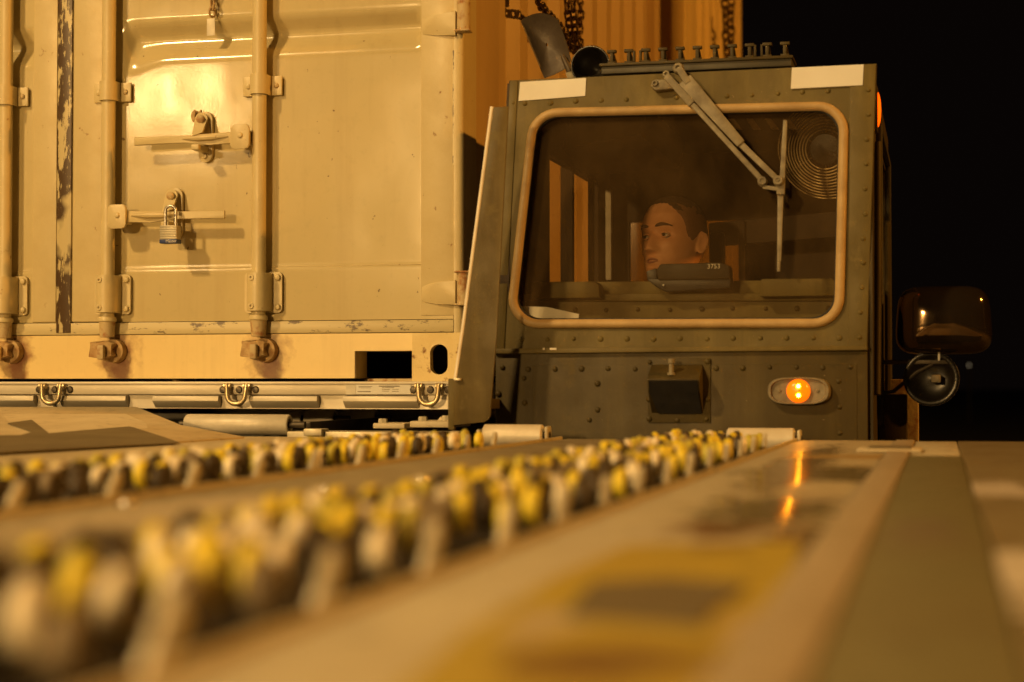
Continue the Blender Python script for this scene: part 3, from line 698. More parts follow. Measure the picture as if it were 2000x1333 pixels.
# ================================================================== pallets
def pallet(x0, x1, y0, y1, zt, label, detail):
    P = thing('cargo_pallet', ((x0 + x1) / 2, y0, zt - .066), label, 'pallet', 'aluminium pallets under the containers')
    zb = zt - .076
    MB().box((x0 + .01, y0 + .05, zb + .010), (x1 - .01, y1, zt - .001), .003).build('panel', m_alu, P)
    if not detail:
        MB().box((x0, y0, zb), (x1, y0 + .049, zt), .004).build('edge_rail', m_alu, P); return P
    z1, z2 = zt - .036, zt - .044
    rl = MB(); rl.box((x0, y0 + .004, z1), (x1, y0 + .05, zt), .003); rl.box((x0, y0 + .020, zb), (x1, y0 + .05, z1 - .0002), 0)
    ro = rl.build('edge_rail', m_alu, P)
    MB().box((x0, y0 - .001, zt - .007), (x1, y0 + .02, zt + .0012), .002).build('rail_lip', m_alu, P)
    for a, b_ in ((-330, -210), (-150, -30), (-10, 66), (116, 246), (298, 427), (487, 620), (670, 815)):
        xa, xb = X(a, 780, y0), X(b_, 780, y0)
        MB().prism([(xa, y0 + .019, z1 - .002), (xa, y0 - .002, z1 - .004), (xa, y0 - .004, z1 - .018), (xa, y0 + .019, zb + .002)], (xb - xa, 0, 0), .0015).build('rail_segment', m_alu, P)
    for px in (-255, 105, 466, 840):
        x = X(px, 770, y0); zc = zt - .012
        rg = MB().tube([(x - .030, y0 - .014, zc + .006)] + [(x - .027 * math.cos(t), y0 - .018, zc - .026 - .024 * math.sin(t)) for t in [math.pi * k / 12 for k in range(13)]] + [(x + .030, y0 - .014, zc + .006)], .0072, 10).build('tie_down_ring', m_brass, P)
        for s in (-1, 1): MB().cyl((x + s * .040, y0 - .010, zc), (x + s * .020, y0 - .010, zc), .009, 10).build('ring_pivot', m_brass, rg)
        for dx in (-.050, 0, .050): MB().lathe([(.0001, .006), (.008, .005), (.011, 0)], (x + dx, y0 + .004, zc - .010), (0, -1, 0), 10).build('bolt', m_steel, rg)
    lx0, lx1 = X(695, 763, y0), X(802, 763, y0)
    lb = MB().box((lx0, y0 + .001, zt - .034), (lx1, y0 + .0035, zt - .008), 0).build('data_plate', m_white, P)
    MB().box((lx0 - .03, y0 + .0015, zt - .035), (lx0 - .001, y0 + .0035, zt - .008), 0).build('tape', m_mark, P)
    for (a, b_, c, h) in ((.05, .30, .012, .0012), (.05, .28, .016, .0010), (.03, .27, .026, .002), (.42, .80, .0105, .0025), (.48, .70, .015, .0012), (.48, .62, .020, .0012), (.66, .78, .020, .0010), (.48, .60, .025, .0012), (.66, .78, .026, .0012)):
        MB().box((lx0 + (lx1 - lx0) * a, y0 + .0002, zt - c - h), (lx0 + (lx1 - lx0) * b_, y0 + .0009, zt - c), 0).build('print_line', m_print, lb)
    return P
pallet(XW - .12, X(883, 780, 4.62), 4.62, 8.3, PAL_T, 'silver pallet edge with hanging rings below the padlocked container', True)
pallet(X2 - 2.5, X2 + .03, Y2 - .06, 11.05, Z2, 'silver pallet under the rear corrugated container', False)

# ================================================================== cargo loader with its cab (thing)
LOAD = thing('cargo_loader', (-.8, 7.5, 0), 'olive drab cargo loader with riveted driver cab and wiper', 'loader')
zpb = PAL_T - .078
# chassis, side beams and wheels
MB().box((-3.9, 4.75, .75), (-1.13, 12.4, 1.24), .02).build('chassis', m_odk, LOAD)
MB().box((-1.12, 4.36, .70), (-.18, 12.4, 1.06), .02).build('chassis', m_odk, LOAD)
wm = None
for x in (-3.4, -.65):
    for y in (5.6, 8.0, 10.8):
        if wm is None: wm = MB().lathe([(.12, -.14), (.30, -.14), (.43, -.11), (.45, 0), (.43, .11), (.30, .14), (.12, .14), (.12, -.14)], (x, y, .45), (1, 0, 0), 24).build('wheel', m_rubber, LOAD); wz = WL[wm.name].z
        else: inst(wm, LOAD, (x, y, wz))
# carrier rollers under the pallet
rr = .0285
def carrier_roller(xa, xb, y, zc):
    o = MB().lathe([(rr * .55, .012), (rr * .62, 0), (rr * .9, 0), (rr, .004), (rr, xb - xa - .004), (rr * .9, xb - xa), (rr * .62, xb - xa), (rr * .6, xb - xa - .014), (.006, xb - xa - .014)], (xa, y, zc), (1, 0, 0), 28).build('carrier_roller', m_alu2, LOAD)
    MB().cyl((xa - .02, y, zc), (xb + .045, y, zc), .010, 10).build('axle', m_steel, o); return o
zr_ = zpb - rr - .002
a = at(365, 829, 4.52); b_ = at(566, 829, 4.52); carrier_roller(a.x, b_.x, 4.52, a.z)
carrier_roller(X(420, 829, 4.9), X(592, 829, 4.9), 4.90, zr_); carrier_roller(X(598, 829, 4.9), X(655, 829, 4.9), 4.90, zr_); carrier_roller(X(665, 829, 5.1), X(735, 829, 5.1), 5.1, zr_)
for y in (5.6, 6.2, 6.8, 7.4, 8.0, 9.4, 10.2, 11.0, 11.7): carrier_roller(-3.3, -1.5, y, zr_)
MB().box((-3.9, 4.72, 1.241), (-1.5, 12.4, zr_ - rr - .004), .01).build('roller_bed', m_odk, LOAD)
def lbox(name, pa, pb, y0, y1, mat, bev=.003):
    p, q = at(pa[0], pa[1], y0), at(pb[0], pb[1], y0); return MB().box((p.x, y0, q.z), (q.x, y1, p.z), bev).build(name, mat, LOAD)
p, q = at(592, 830, 4.55), at(755, 818, 4.95)
MB().prism([(p.x, 4.55, p.z - .022), (p.x, 4.55, p.z + .008), (q.x - .02, 4.95, q.z + .004), (q.x - .02, 4.95, q.z - .03)], (.022, 0, 0), .002).build('roller_frame', m_steel, LOAD)
lbox('bracket', (592, 838), (628, 852), 4.44, 4.50, m_fin)
lbox('support_bar', (560, 843), (890, 872), 4.46, 4.60, m_fin, .004)
pl1 = lbox('mounting_plate', (728, 827), (790, 838), 4.36, 4.50, m_ramp, .003)
pl2 = lbox('mounting_plate', (800, 823), (884, 836), 4.32, 4.50, m_ramp, .003)
for px, pyt, pyb, y, pr in ((748, 818, 828, 4.42, pl1), (826, 814, 824, 4.40, pl2), (872, 812, 824, 4.40, pl2)):
    p = at(px, pyb, y); q = at(px, pyt, y); MB().lathe([(.0001, q.z - p.z), (.011, q.z - p.z), (.0125, q.z - p.z - .003), (.0125, 0)], p, (0, 0, 1), 6).build('bolt_head', m_fin, pr)
p = at(853, 823, 4.42); MB().prism([p, p + Vector((.022, 0, 0)), p + Vector((.010, 0, .012))], (0, .02, 0), .001).build('gusset', m_ramp, pl2)
lbox('bed_front', (-400, 800), (365, 960), 4.75, 4.78, m_odk)

# ---- cab shell
TLc, TRc, BRc, BLc = cabp(996, 158), cabp(1712, 125), cabp(1694, 684), cabp(968, 690)
ZR = (TLc.z + TRc.z) / 2; XCL, XCR = BLc.x, TRc.x - .01
def cab_pts(px): return [cabp(x, y) for x, y in px]
WIN = []
for (cx, cy, r, a0) in ((1092, 275, 55, 180), (1598, 258, 50, 270), (1588, 580, 52, 0), (1052, 583, 50, 90)):
    for k in range(9):
        t = R(a0 + 90 * k / 8); WIN.append((cx + r * math.cos(t) * (1.0), cy + r * math.sin(t)))
# fine points along the straight sides
def densify(lp, n):
    out = []
    for i in range(len(lp)):
        a_, b2 = lp[i], lp[(i + 1) % len(lp)]; L = math.hypot(b2[0] - a_[0], b2[1] - a_[1]); k = max(1, int(L / n))
        for j in range(k): out.append((a_[0] + (b2[0] - a_[0]) * j / k, a_[1] + (b2[1] - a_[1]) * j / k))
    return out
WIN = densify(WIN, 30)
mb = MB(); plate_hole(mb, [TLc, TRc, BRc, BLc], cab_pts(WIN), -CABN * .02)
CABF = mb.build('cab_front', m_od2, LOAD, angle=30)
# gasket bead round the glass
gk = MB(); path = [cabp(x, y, .004) for x, y in WIN]; gk.tube(path, .0118, 12, closed=True); GK = gk.build('window_gasket', m_gasket, LOAD, smooth=True)
inn = [cabp(x + (1325 - x) * .022, y + (425 - y) * .035, -.004) for x, y in WIN]; gk = MB(); gk.tube(inn, .005, 8, closed=True); gk.build('inner_seal', m_rubber, GK, smooth=True)
mb = MB(); mb.poly([cabp(x, y, -.010) for x, y in WIN]); mb.poly([cabp(x, y, -.0145) for x, y in WIN][::-1])
GL = mb.build('windshield', m_glass, LOAD)
# corner angle strip and left edge strip
MB().prism([cabp(1660, 128, .0), cabp(1711, 126, .0), cabp(1693, 683, .0), cabp(1658, 684, .0)][::1], CABN * .004, .001).build('corner_angle', m_od2, CABF)
MB().prism([cabp(997, 159, .0), cabp(1012, 158, .0), cabp(985, 688, .0), cabp(969, 689, .0)], CABN * .003, .001).build('corner_angle', m_od2, CABF)
# seam ledge and lower panel
MB().prism([cabp(967, 683, .0), cabp(1694, 677, .0), cabp(1694, 686, .0), cabp(967, 693, .0)], CABN * .014, .002).build('seam_ledge', m_od2, LOAD)
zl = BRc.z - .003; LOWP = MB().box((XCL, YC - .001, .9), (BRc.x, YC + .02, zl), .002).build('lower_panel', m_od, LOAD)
def lowp(x, y, off=0): return at(x, y, YC - .001 - off)
p, q = lowp(1040, 714), lowp(1690, 714)
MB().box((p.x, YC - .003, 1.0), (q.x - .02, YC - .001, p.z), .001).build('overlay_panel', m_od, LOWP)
# rivets
rv0 = None
def rivet(p, nrm, parent, r=.0068):
    global rv0
    if rv0 is None:
        rv0 = MB().lathe([(.0001, .0040), (.0035, .0034), (.0058, .002), (.0068, 0)], (0, 0, 0), (0, -1, 0), 10).build('rivet', m_od2, parent)
        rv0.location = Vector(p) - WL[parent.name]
        # keep its own origin at the rivet seat
        me = rv0.data; dz = min(v.co.z for v in me.vertices); 
        for v in me.vertices: v.co.z -= .0068; v.co.y -= .0
        ymax = max(v.co.y for v in me.vertices)
        for v in me.vertices: v.co.y -= ymax
        return
    k_ = rng.uniform(.82, 1.18); p = Vector(p) + Vector((rng.uniform(-.002, .002), 0, rng.uniform(-.0015, .0015)))
    o = inst(rv0, parent, p, None, None, (k_, rng.uniform(.7, 1.1), k_))
    if parent is not CABF: o.material_slots[0].link = 'OBJECT'; o.material_slots[0].material = m_od
for px, py in [(1025 + 49.3 * k, 202.5 - 1.95 * k) for k in range(13)] + [(1003, 203)]:
    if 1255 < px < 1300: continue
    rivet(cabp(px, py, .0005), CABN, CABF)
for k in range(11): rivet(cabp(1697 - 1.7 * k, 175 + 48.5 * k, .0045), CABN, CABF)
for k in range(13): rivet(cabp(1018 + 51.8 * k, 663 - .2 * k, .0005), CABN, CABF)
for px, py in [(1032 + 52.3 * k, 722 - .4 * k) for k in range(13)]: rivet(lowp(px, py, .0025), None, LOWP)
for px, py in ((1168, 750), (1168, 800), (1152, 821), (1024, 739), (1024, 788), (1637, 745), (1640, 796), (1640, 845), (980, 718), (974, 770)): rivet(lowp(px, py, .0025), None, LOWP)
# reflective panels
MB().prism([cabp(1016, 161, .001), cabp(1145, 153, .001), cabp(1143, 188, .001), cabp(1013, 198, .001)], CABN * .0015).build('reflective_panel', m_white, CABF)
MB().prism([cabp(1547, 134, .001), cabp(1687, 127.5, .001), cabp(1685, 168, .001), cabp(1545, 175, .001)], CABN * .0055).build('reflective_panel', m_white, CABF)
# paint nicks on the ledge
for a_, b2, c_ in ((1074, 1087, 682), (1060, 1064, 682)): MB().prism([cabp(a_, c_ - 2, .015), cabp(b2, c_ - 2, .015), cabp(b2, c_ + 2, .015), cabp(a_, c_ + 2, .015)], CABN * .001).build('paint_nick', m_mark, CABF)
# hooded box with its pin
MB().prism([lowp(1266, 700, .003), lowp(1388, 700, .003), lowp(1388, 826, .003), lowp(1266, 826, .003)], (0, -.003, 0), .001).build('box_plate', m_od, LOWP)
zt, zm, zb2 = at(1320, 712, YC).z, at(1320, 741, YC - .07).z, at(1320, 808, YC).z
x0, x1 = lowp(1264, 741, .07).x, lowp(1366, 741, .07).x
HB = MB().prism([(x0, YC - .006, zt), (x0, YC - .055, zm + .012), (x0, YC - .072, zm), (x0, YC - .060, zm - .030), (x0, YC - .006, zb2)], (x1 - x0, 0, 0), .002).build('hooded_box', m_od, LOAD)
MB().prism([(x0 + .004, YC - .0725, zm - .003), (x0 + .004, YC - .0615, zm - .032), (x0 + .018, YC - .008, zb2), (x1 - .002, YC - .008, zb2), (x1 - .004, YC - .0615, zm - .032), (x1 - .004, YC - .0725, zm - .003)], (0, -.002, -.001)).build('box_grille', m_black, HB)
p = at(1311, 733, YC - .055)
MB().lathe([(.010, 0), (.010, .006), (.006, .007), (.006, .028), (.0085, .029), (.0085, .040), (.0001, .041)], p, (0, 0, 1), 12).build('box_pin', m_wiper, HB)
for px, py in ((1270, 707), (1380, 707), (1268, 780), (1382, 780), (1268, 818), (1322, 820), (1380, 820)): rivet(lowp(px, py, .0062), None, LOWP)
# amber marker light on the front
prof = []
lx, lz = lowp(1561, 764).x, lowp(1561, 764).z
W2, H2 = .0745, .033
hs = MB(); outl = [];
for k in range(40):
    t = 2 * math.pi * k / 40; c_, s_ = math.cos(t), math.sin(t)
    outl.append((W2 * math.copysign(abs(c_) ** .42, c_), H2 * math.copysign(abs(s_) ** .75, s_) * (1 - .12 * abs(c_))))
def ring(sc_, y): return [(lx + a_ * sc_ if True else 0, YC - .003 - y, lz + b2 * sc_) for a_, b2 in outl]
hs.grid([ring(1.03, 0), ring(1.0, .022), ring(.97, .028), ring(.90, .028), ring(.86, .020), ring(.3, .018)], True)
ML = hs.build('marker_light', m_wiper, LOAD, angle=50)
MB().lathe([(.029, .016), (.029, .022), (.027, .030), (.018, .036), (.0001, .038)], (lx, YC - .003, lz), (0, -1, 0), 28).build('lens', m_amber, ML, smooth=True)
for dz in (.0115, -.0105): MB().lathe([(.0001, .007), (.003, .006), (.0045, .003), (.005, 0)], (lx + .001, YC - .037, lz + dz), (0, -1, 0), 14).build('bulb', m_bulb, ML, smooth=True)
for s_ in (-1, 1): MB().lathe([(.0001, .004), (.004, .003), (.005, 0)], (lx + s_ * .046, YC - .022, lz), (0, -1, 0), 8).build('screw', m_wiper, ML)
# deflector plate left of the cab
YD = 4.16
pp = [(960, 210), (993, 208), (970, 650), (966, 700), (958, 812), (954, 820), (946, 825), (886, 831), (886, 746), (902, 650)]
DF = MB().prism([at(x, y, YD) for x, y in pp], (0, .006, 0), .0015).build('deflector_plate', m_odp, LOAD)
MB().tube([at(961, 209, YD + .002), at(903, 650, YD + .002), at(889, 742, YD + .002)], .0048, 10).build('edge_highlight', m_edge_glint, DF)  # pale tube stands in for light caught along the folded edge
MB().box(tuple(at(878, 740, YD + .02)), tuple(at(887, 840, YD + .006)), .002).build('flange', m_od2, DF)
MB().box(tuple(at(886, 739, YD - .012)), tuple(at(902, 744, YD + .001)), .002).build('tab', m_fin, DF)
MB().box((at(905, 800, YD).x, YD + .007, at(905, 780, YD).z), (at(950, 800, YD).x, YC + .02, at(905, 800, YD).z), .003).build('plate_stay', m_od, DF)
# cab sides, roof, back, floor
YB = 5.75
wl = MB(); xl = XCL
def wall_x(name, x, t, zwin0, zwin1, ywin0, ywin1, mat):
    mb = MB(); zb0 = .95
    mb.box((x, YC + .022, zb0), (x + t, YB, zwin0)); mb.box((x, YC + .125, zwin0), (x + t, ywin0, zwin1)); mb.box((x, ywin1, zwin0), (x + t, YB, zwin1)); mb.box((x, YC + .125, zwin1), (x + t, YB, ZR - .004))
    mb.prism([(x, YC + .022, zwin0), (x, YC + .124, zwin0), (x, YC + .124, ZR - .006)], (t, 0, 0))
    return mb.build(name, mat, LOAD)
zw0, zw1 = CZ + .27, CZ + .66
wall_x('cab_side', XCL, .03, zw0, zw1, 4.80, 5.52, m_cabin)
wall_x('cab_side', XCR - .03, .03, zw0, zw1, 4.62, 5.45, m_od)
MB().box((XCL + .001, YC + .135, ZR - .003), (XCR - .001, YB, ZR + .006), .003).build('cab_roof', m_od, LOAD)
MB().box((XCL + .035, YC + .16, ZR - .03), (XCR - .035, YB - .04, ZR - .006), .003).build('headliner', m_cabin, LOAD)
bk = MB(); bx0, bx1 = at(1232, 500, YB).x, at(1515, 500, YB).x; bz0, bz1 = at(1400, 570, YB).z, at(1400, 432, YB).z
bk.box((XCL + .031, YB - .03, .95), (XCR - .031, YB, bz0)); bk.box((XCL + .031, YB - .03, bz0), (bx0, YB, bz1)); bk.box((bx1, YB - .03, bz0), (XCR - .031, YB, bz1)); bk.box((XCL + .031, YB - .03, bz1), (XCR - .031, YB, ZR - .004))
bk.build('cab_back', m_cabin, LOAD)
MB().box((XCL + .031, YC + .022, .95), (XCR - .031, YB - .031, 1.0)).build('cab_floor', m_cabin, LOAD)
MB().box((XCL + .04, 5.30, zw0), (XCL + .055, 5.335, zw1), .003).build('grab_post', m_od, LOAD)
p = at(1190, 450, 5.6); MB().box((p.x - .010, 5.58, at(1190, 548, 5.6).z), (p.x + .010, 5.60, at(1190, 372, 5.6).z), .003).build('window_post', m_mark, LOAD)
# side window glazing bars seen through the glass
MB().box((XCL - .004, 5.10, zw0), (XCL + .034, 5.125, zw1), .003).build('window_bar', m_cabin, LOAD)
MB().box((XCL + .012, 4.801, zw0 + .001), (XCL + .016, 5.519, zw1 - .001)).build('side_pane', m_tint, LOAD)
MB().box((XCR - .016, 4.621, zw0 + .001), (XCR - .012, 5.449, zw1 - .001)).build('side_pane', m_tint, LOAD)
MB().box((bx0 + .001, YB - .018, bz0 + .001), (bx1 - .001, YB - .014, bz1 - .001)).build('rear_pane', m_tint2, LOAD)
MB().prism([at(1384, 436, 5.5), at(1650, 412, 5.5), at(1650, 462, 5.5), at(1384, 482, 5.5)], (0, .03, 0), .004).build('rear_bar', m_cabin, LOAD)
MB().box(tuple(at(1384, 452, 5.40)), tuple(at(1418, 600, 5.46)), .012).build('head_restraint', m_black, LOAD)
MB().box(tuple(at(1442, 432, 5.48)), tuple(at(1456, 560, 5.50)), .003).build('window_bar', m_cabin, LOAD)
# roof beam and ceiling grille inside
MB().prism([at(1140, 345, 5.0), at(1095, 292, 4.72), at(1250, 262, 4.72), at(1330, 330, 5.0)], (0, .12, .10), .01).build('roof_duct', m_cabin, LOAD)
gr = None
for k in range(5):
    p, q = at(1385 + k * 36, 232, 4.62), at(1413 + k * 36, 252, 4.62)
    MB().prism([p, at(1398 + k * 36, 232, 4.62), q, at(1398 + k * 36, 252, 4.62)], (0, .02, 0), .001).build('ceiling_slat', m_gasket, LOAD)
# dashboard panels behind the glass
YDB = 4.50
def dpx(x, y, off=0): return at(x, y, YDB - off)
DB = MB().prism([dpx(975, 588), dpx(1660, 590), dpx(1660, 720), dpx(975, 720)], (0, .02, 0)).build('dash_panel', m_od2, LOAD)
MB().prism([dpx(975, 575, .012), dpx(1660, 573, .012), dpx(1660, 588, .012), dpx(975, 589, .012)], (0, .05, 0), .002).build('dash_ledge', m_od2, LOAD)
MB().prism([dpx(975, 552, -.02), dpx(1660, 547, -.02), dpx(1660, 574, -.02), dpx(975, 576, -.02)], (0, .03, 0), .002).build('dash_top', m_od2, LOAD)
for a_, b2, c_, d_ in ((1038, 1170, 551, 584), (1484, 1632, 545, 580)):
    MB().prism([dpx(a_ + 4, c_, .05), dpx(b2 - 8, c_ - 1, .05), dpx(b2, c_ + 6, .05), dpx(b2 + 1, d_ - 2, .05), dpx(a_, d_, .05), dpx(a_, c_ + 6, .05)], (0, .055, 0), .003).build('dash_box', m_od2, DB)
for k in range(10): rivet(dpx(1122 + 62 * k, 606 - .5 * k, .001), None, DB)
# wiper: pantograph arms and blade
def wp(x, y, off): return cabp(x, y, off)
WPR = MB().prism([wp(1272, 172, .004), wp(1280, 160, .004), wp(1310, 160, .004), wp(1318, 178, .004), wp(1282, 182, .004)], CABN * .022, .004).build('wiper', m_wiper, LOAD)
def bar(pts, w0, w1, off0, off1, th, name, mat=m_wiper):
    (xa, ya), (xb, yb) = pts; L = math.hypot(xb - xa, yb - ya); nx, ny = -(yb - ya) / L, (xb - xa) / L
    return MB().prism([wp(xa + nx * w0, ya + ny * w0, off0), wp(xb + nx * w1, yb + ny * w1, off1), wp(xb - nx * w1, yb - ny * w1, off1), wp(xa - nx * w0, ya - ny * w0, off0)], CABN * th, .002).build(name, mat, WPR)
bar(((1338, 158), (1448, 283)), 15, 9, .036, .042, .012, 'wiper_arm')
bar(((1326, 134), (1345, 165)), 7, 7, .036, .038, .012, 'wiper_arm')
bar(((1440, 276), (1522, 355)), 6.5, 5.5, .040, .044, .008, 'wiper_arm')
bar(((1302, 150), (1352, 205)), 7, 8, .028, .032, .010, 'wiper_arm')
bar(((1348, 200), (1495, 360)), 5, 5.5, .030, .038, .008, 'wiper_arm')
bar(((1490, 366), (1530, 372)), 4, 4, .034, .034, .006, 'wiper_link')
for px, py, rad, off in ((1326, 137, .014, .034), (1303, 149, .010, .028), (1490, 357, .012, .040), (1521, 356, .013, .046), (1281, 167, .009, .024)):
    p = wp(px, py, off - .012); MB().lathe([(rad, 0), (rad, .016), (rad * .8, .020), (rad * .45, .020), (rad * .3, .014), (.0001, .014)], p, CABN, 16).build('pivot', m_wiper, WPR)
bar(((1534, 236), (1527, 372)), 4.0, 5.5, .020, .026, .006, 'blade_bow')
bar(((1525, 372), (1522, 512)), 6, 4.0, .026, .020, .006, 'blade_bow')
bar(((1522, 470), (1521, 532)), 4.0, 3.2, .020, .016, .006, 'blade_bow')
bar(((1526, 352), (1525, 382)), 8, 8, .028, .028, .012, 'blade_clip')
bar(((1537, 240), (1524, 530)), 2.2, 2.2, .006, .006, .012, 'blade_rubber', m_rubber)
# roof tine rail
YRR = 4.47
a, b_ = at(1174, 141, YRR), at(1546, 125, YRR)
TR_ = MB().prism([(a.x, YRR, a.z - .006), (b_.x, YRR, a.z - .006), (b_.x, YRR, a.z + .016), (a.x, YRR, a.z + .016)], (0, .10, 0), .003).build('tine_rail', m_odk, LOAD)
MB().prism([(a.x - .004, YRR - .008, a.z + .013), (b_.x + .004, YRR - .008, a.z + .013), (b_.x + .004, YRR - .008, a.z + .021), (a.x - .004, YRR - .008, a.z + .021)], (0, .12, 0), .002).build('rail_cap', m_od, TR_)
for k in range(11):
    x = a.x + .028 + k * (b_.x - a.x - .045) / 10; zt_ = a.z + .021
    tn = MB(); tn.box((x - .011, YRR, zt_), (x + .011, YRR + .012, zt_ + .005), .001); tn.box((x - .0045, YRR, zt_ + .004), (x + .0045, YRR + .010, zt_ + .030), .001); tn.box((x - .012, YRR - .002, zt_ + .028), (x + .012, YRR + .012, zt_ + .036), .0015)
    tn.prism([(x + .003, YRR + .006, zt_ + .028), (x + .003, YRR + .075, zt_ + .002), (x + .003, YRR + .006, zt_ + .002)], (.003, 0, 0))
    if k in (1, 2, 8, 9): s_ = -1 if k in (2, 9) else 1; tn.box((x + s_ * .014 - .003, YRR, zt_ + .002), (x + s_ * .014 + .003, YRR + .01, zt_ + .032), .001)
    tn.build('tine', m_od, TR_)
# horn bell on the roof
hc = at(1153, 128, 4.50)
HN = MB().lathe([(.006, .10), (.022, .09), (.034, .04), (.046, .012), (.053, 0), (.051, -.003), (.045, .008), (.030, .036), (.010, .060), (.0001, .062)], hc, (0, 1, 0), 28).build('horn', m_disc, LOAD, smooth=True)
MB().cyl((hc.x, hc.y + .06, ZR), (hc.x, hc.y + .06, hc.z - .025), .010, 10).build('horn_stem', m_black, HN)
# right door side: frame tubes, side lamp, handle
xs = XCR
MB().tube([(xs + .006, 4.40, CZ - .02), (xs + .008, 4.46, CZ + .30), (xs + .008, 4.50, CZ + .62)], .010, 10).build('door_frame', m_od, LOAD)
MB().tube([(xs + .020, 4.85, CZ - .12), (xs + .022, 4.85, CZ + .45)], .008, 8).build('grab_rail', m_od, LOAD)
MB().tube([(xs + .008, 4.62, CZ - .1), (xs + .008, 4.62, CZ + .68), (xs + .008, 5.44, CZ + .68), (xs + .008, 5.44, CZ - .1)], .009, 8).build('door_edge', m_odk, LOAD)
p = onX(1723, 220, xs + .012); p0, p1 = onX(1722, 186, xs + .012), onX(1722, 256, xs + .012)
yy = 4.48; zt_, zb_ = CZ + .745, CZ + .655
SL = MB().box((xs + .001, yy - .03, zb_ - .012), (xs + .010, yy + .03, zt_ + .012), .003).build('side_lamp', m_od, LOAD)
rows = []
for k in range(9):
    t = math.pi * k / 8; rows.append([(xs + .009 + .009 * math.sin(t) * math.sin(math.pi * j / 8 * .98 + .03), yy - .014 + .028 * j / 8, (zt_ + zb_) / 2 + (zt_ - zb_) / 2 * math.cos(t)) for j in range(9)])
mb = MB(); mb.grid(rows); mb.build('lens', m_sideamber, SL, smooth=True)
MB().box((xs + .002, 4.62, .75), (xs + .075, 4.72, CZ - .02), .004).build('body_post', m_od, LOAD)
MB().box((xs + .002, 4.95, .75), (xs + .10, 5.03, CZ + .02), .004).build('body_post', m_rustpaint, LOAD)
# mirror: chrome shell, arms and a round spot mirror
YM = 4.62; ctr = at(1843, 626, YM); MW, MH = .119, .088
mb = MB(); rows = []; sg = lambda q, e: math.copysign(abs(q) ** e, q)
for i in range(1, 21):
    v = math.pi / 2 * i / 20
    rows.append([(ctr.x + MW * sg(math.cos(2 * math.pi * j / 64), .40) * math.sin(v) ** .62 * (1 - .05 * sg(math.sin(2 * math.pi * j / 64), .5)), YM - math.cos(v) ** .8 * .075, ctr.z + MH * sg(math.sin(2 * math.pi * j / 64), .5) * math.sin(v) ** .80) for j in range(64)])
rows.append([(x, YM + .02, z) for x, y, z in rows[-1]])
mb.grid(rows, True); mb.poly(rows[0][::-1]); mb.poly(rows[-1])
MIR = mb.build('mirror', m_chrome, LOAD, smooth=None, angle=70)
am = at(1712, 708, YM); bm_ = at(1852, 706, YM)
MB().box((am.x, YM - .006, am.z - .006), (bm_.x, YM + .006, am.z + .006), .002).build('mirror_arm', m_steel, MIR)
MB().tube([at(1722, 768, YM), at(1745, 765, YM), at(1790, 728, YM), at(1822, 712, YM)], .005, 8).build('mirror_arm', m_steel, MIR)
MB().cyl(at(1835, 700, YM), at(1833, 660, YM + .02), .006, 8).build('mirror_stem', m_steel, MIR)
p = at(1719, 700, YM); MB().cyl((p.x, YM, at(1719, 772, YM).z), (p.x, YM, p.z), .010, 10).build('hinge_tube', m_steel, MIR)
MB().cyl((p.x - .02, YM, p.z - .03), (p.x, YM, p.z - .03), .012, 8).build('hinge_lug', m_steel, MIR)
dc = at(1819, 740, YM - .01)
MB().lathe([(.0001, .012), (.03, .016), (.055, .006), (.0685, -.004), (.071, .0), (.069, .006), (.05, .030), (.0001, .034)], dc, (0, 1, 0), 36).build('spot_mirror', m_disc, MIR, smooth=True)
MB().tube([(dc.x + .0695 * math.cos(t), dc.y, dc.z + .0695 * math.sin(t)) for t in [2 * math.pi * k / 40 for k in range(40)]], .0016, 6, closed=True).build('spot_rim', m_steel, MIR)
p = at(1828, 740, YM - .03); MB().box((p.x - .012, p.y - .012, p.z - .010), (p.x + .012, p.y + .025, p.z + .010), .003).build('clamp_block', m_wiper, MIR)
p = at(1834, 696, YM - .012); MB().box((p.x - .003, p.y - .004, p.z - .012), (p.x + .003, p.y + .003, p.z + .012), .001).build('reflector', m_white, MIR)
# driver's seat and steering wheel
HX = at(1316, 473, 5.12)
SEAT = MB().box((HX.x - .22, 4.95, 1.12), (HX.x + .22, 5.42, 1.22), .03).build('seat', m_black, LOAD)
MB().box((HX.x - .21, 5.34, 1.22), (HX.x + .21, 5.44, CZ + .16), .03).build('seat_back', m_black, SEAT)
MB().box((HX.x - .15, 5.0, .99), (HX.x + .15, 5.35, 1.121), .01).build('seat_base', m_steel, SEAT)
scn = Vector((HX.x, 4.78, CZ + .02))
SW = MB().tube([scn + Vector((.17 * math.cos(t), -.07 * math.sin(t), .155 * math.sin(t))) for t in [2 * math.pi * k / 36 for k in range(36)]], .011, 10, closed=True).build('steering_wheel', m_black, LOAD)
MB().cyl(scn, (scn.x, 4.62, 1.0), .02, 10).build('steering_column', m_black, SW)
MB().box((scn.x - .16, scn.y - .008, scn.z - .01), (scn.x + .16, scn.y + .008, scn.z + .01), .003).build('spoke', m_black, SW)

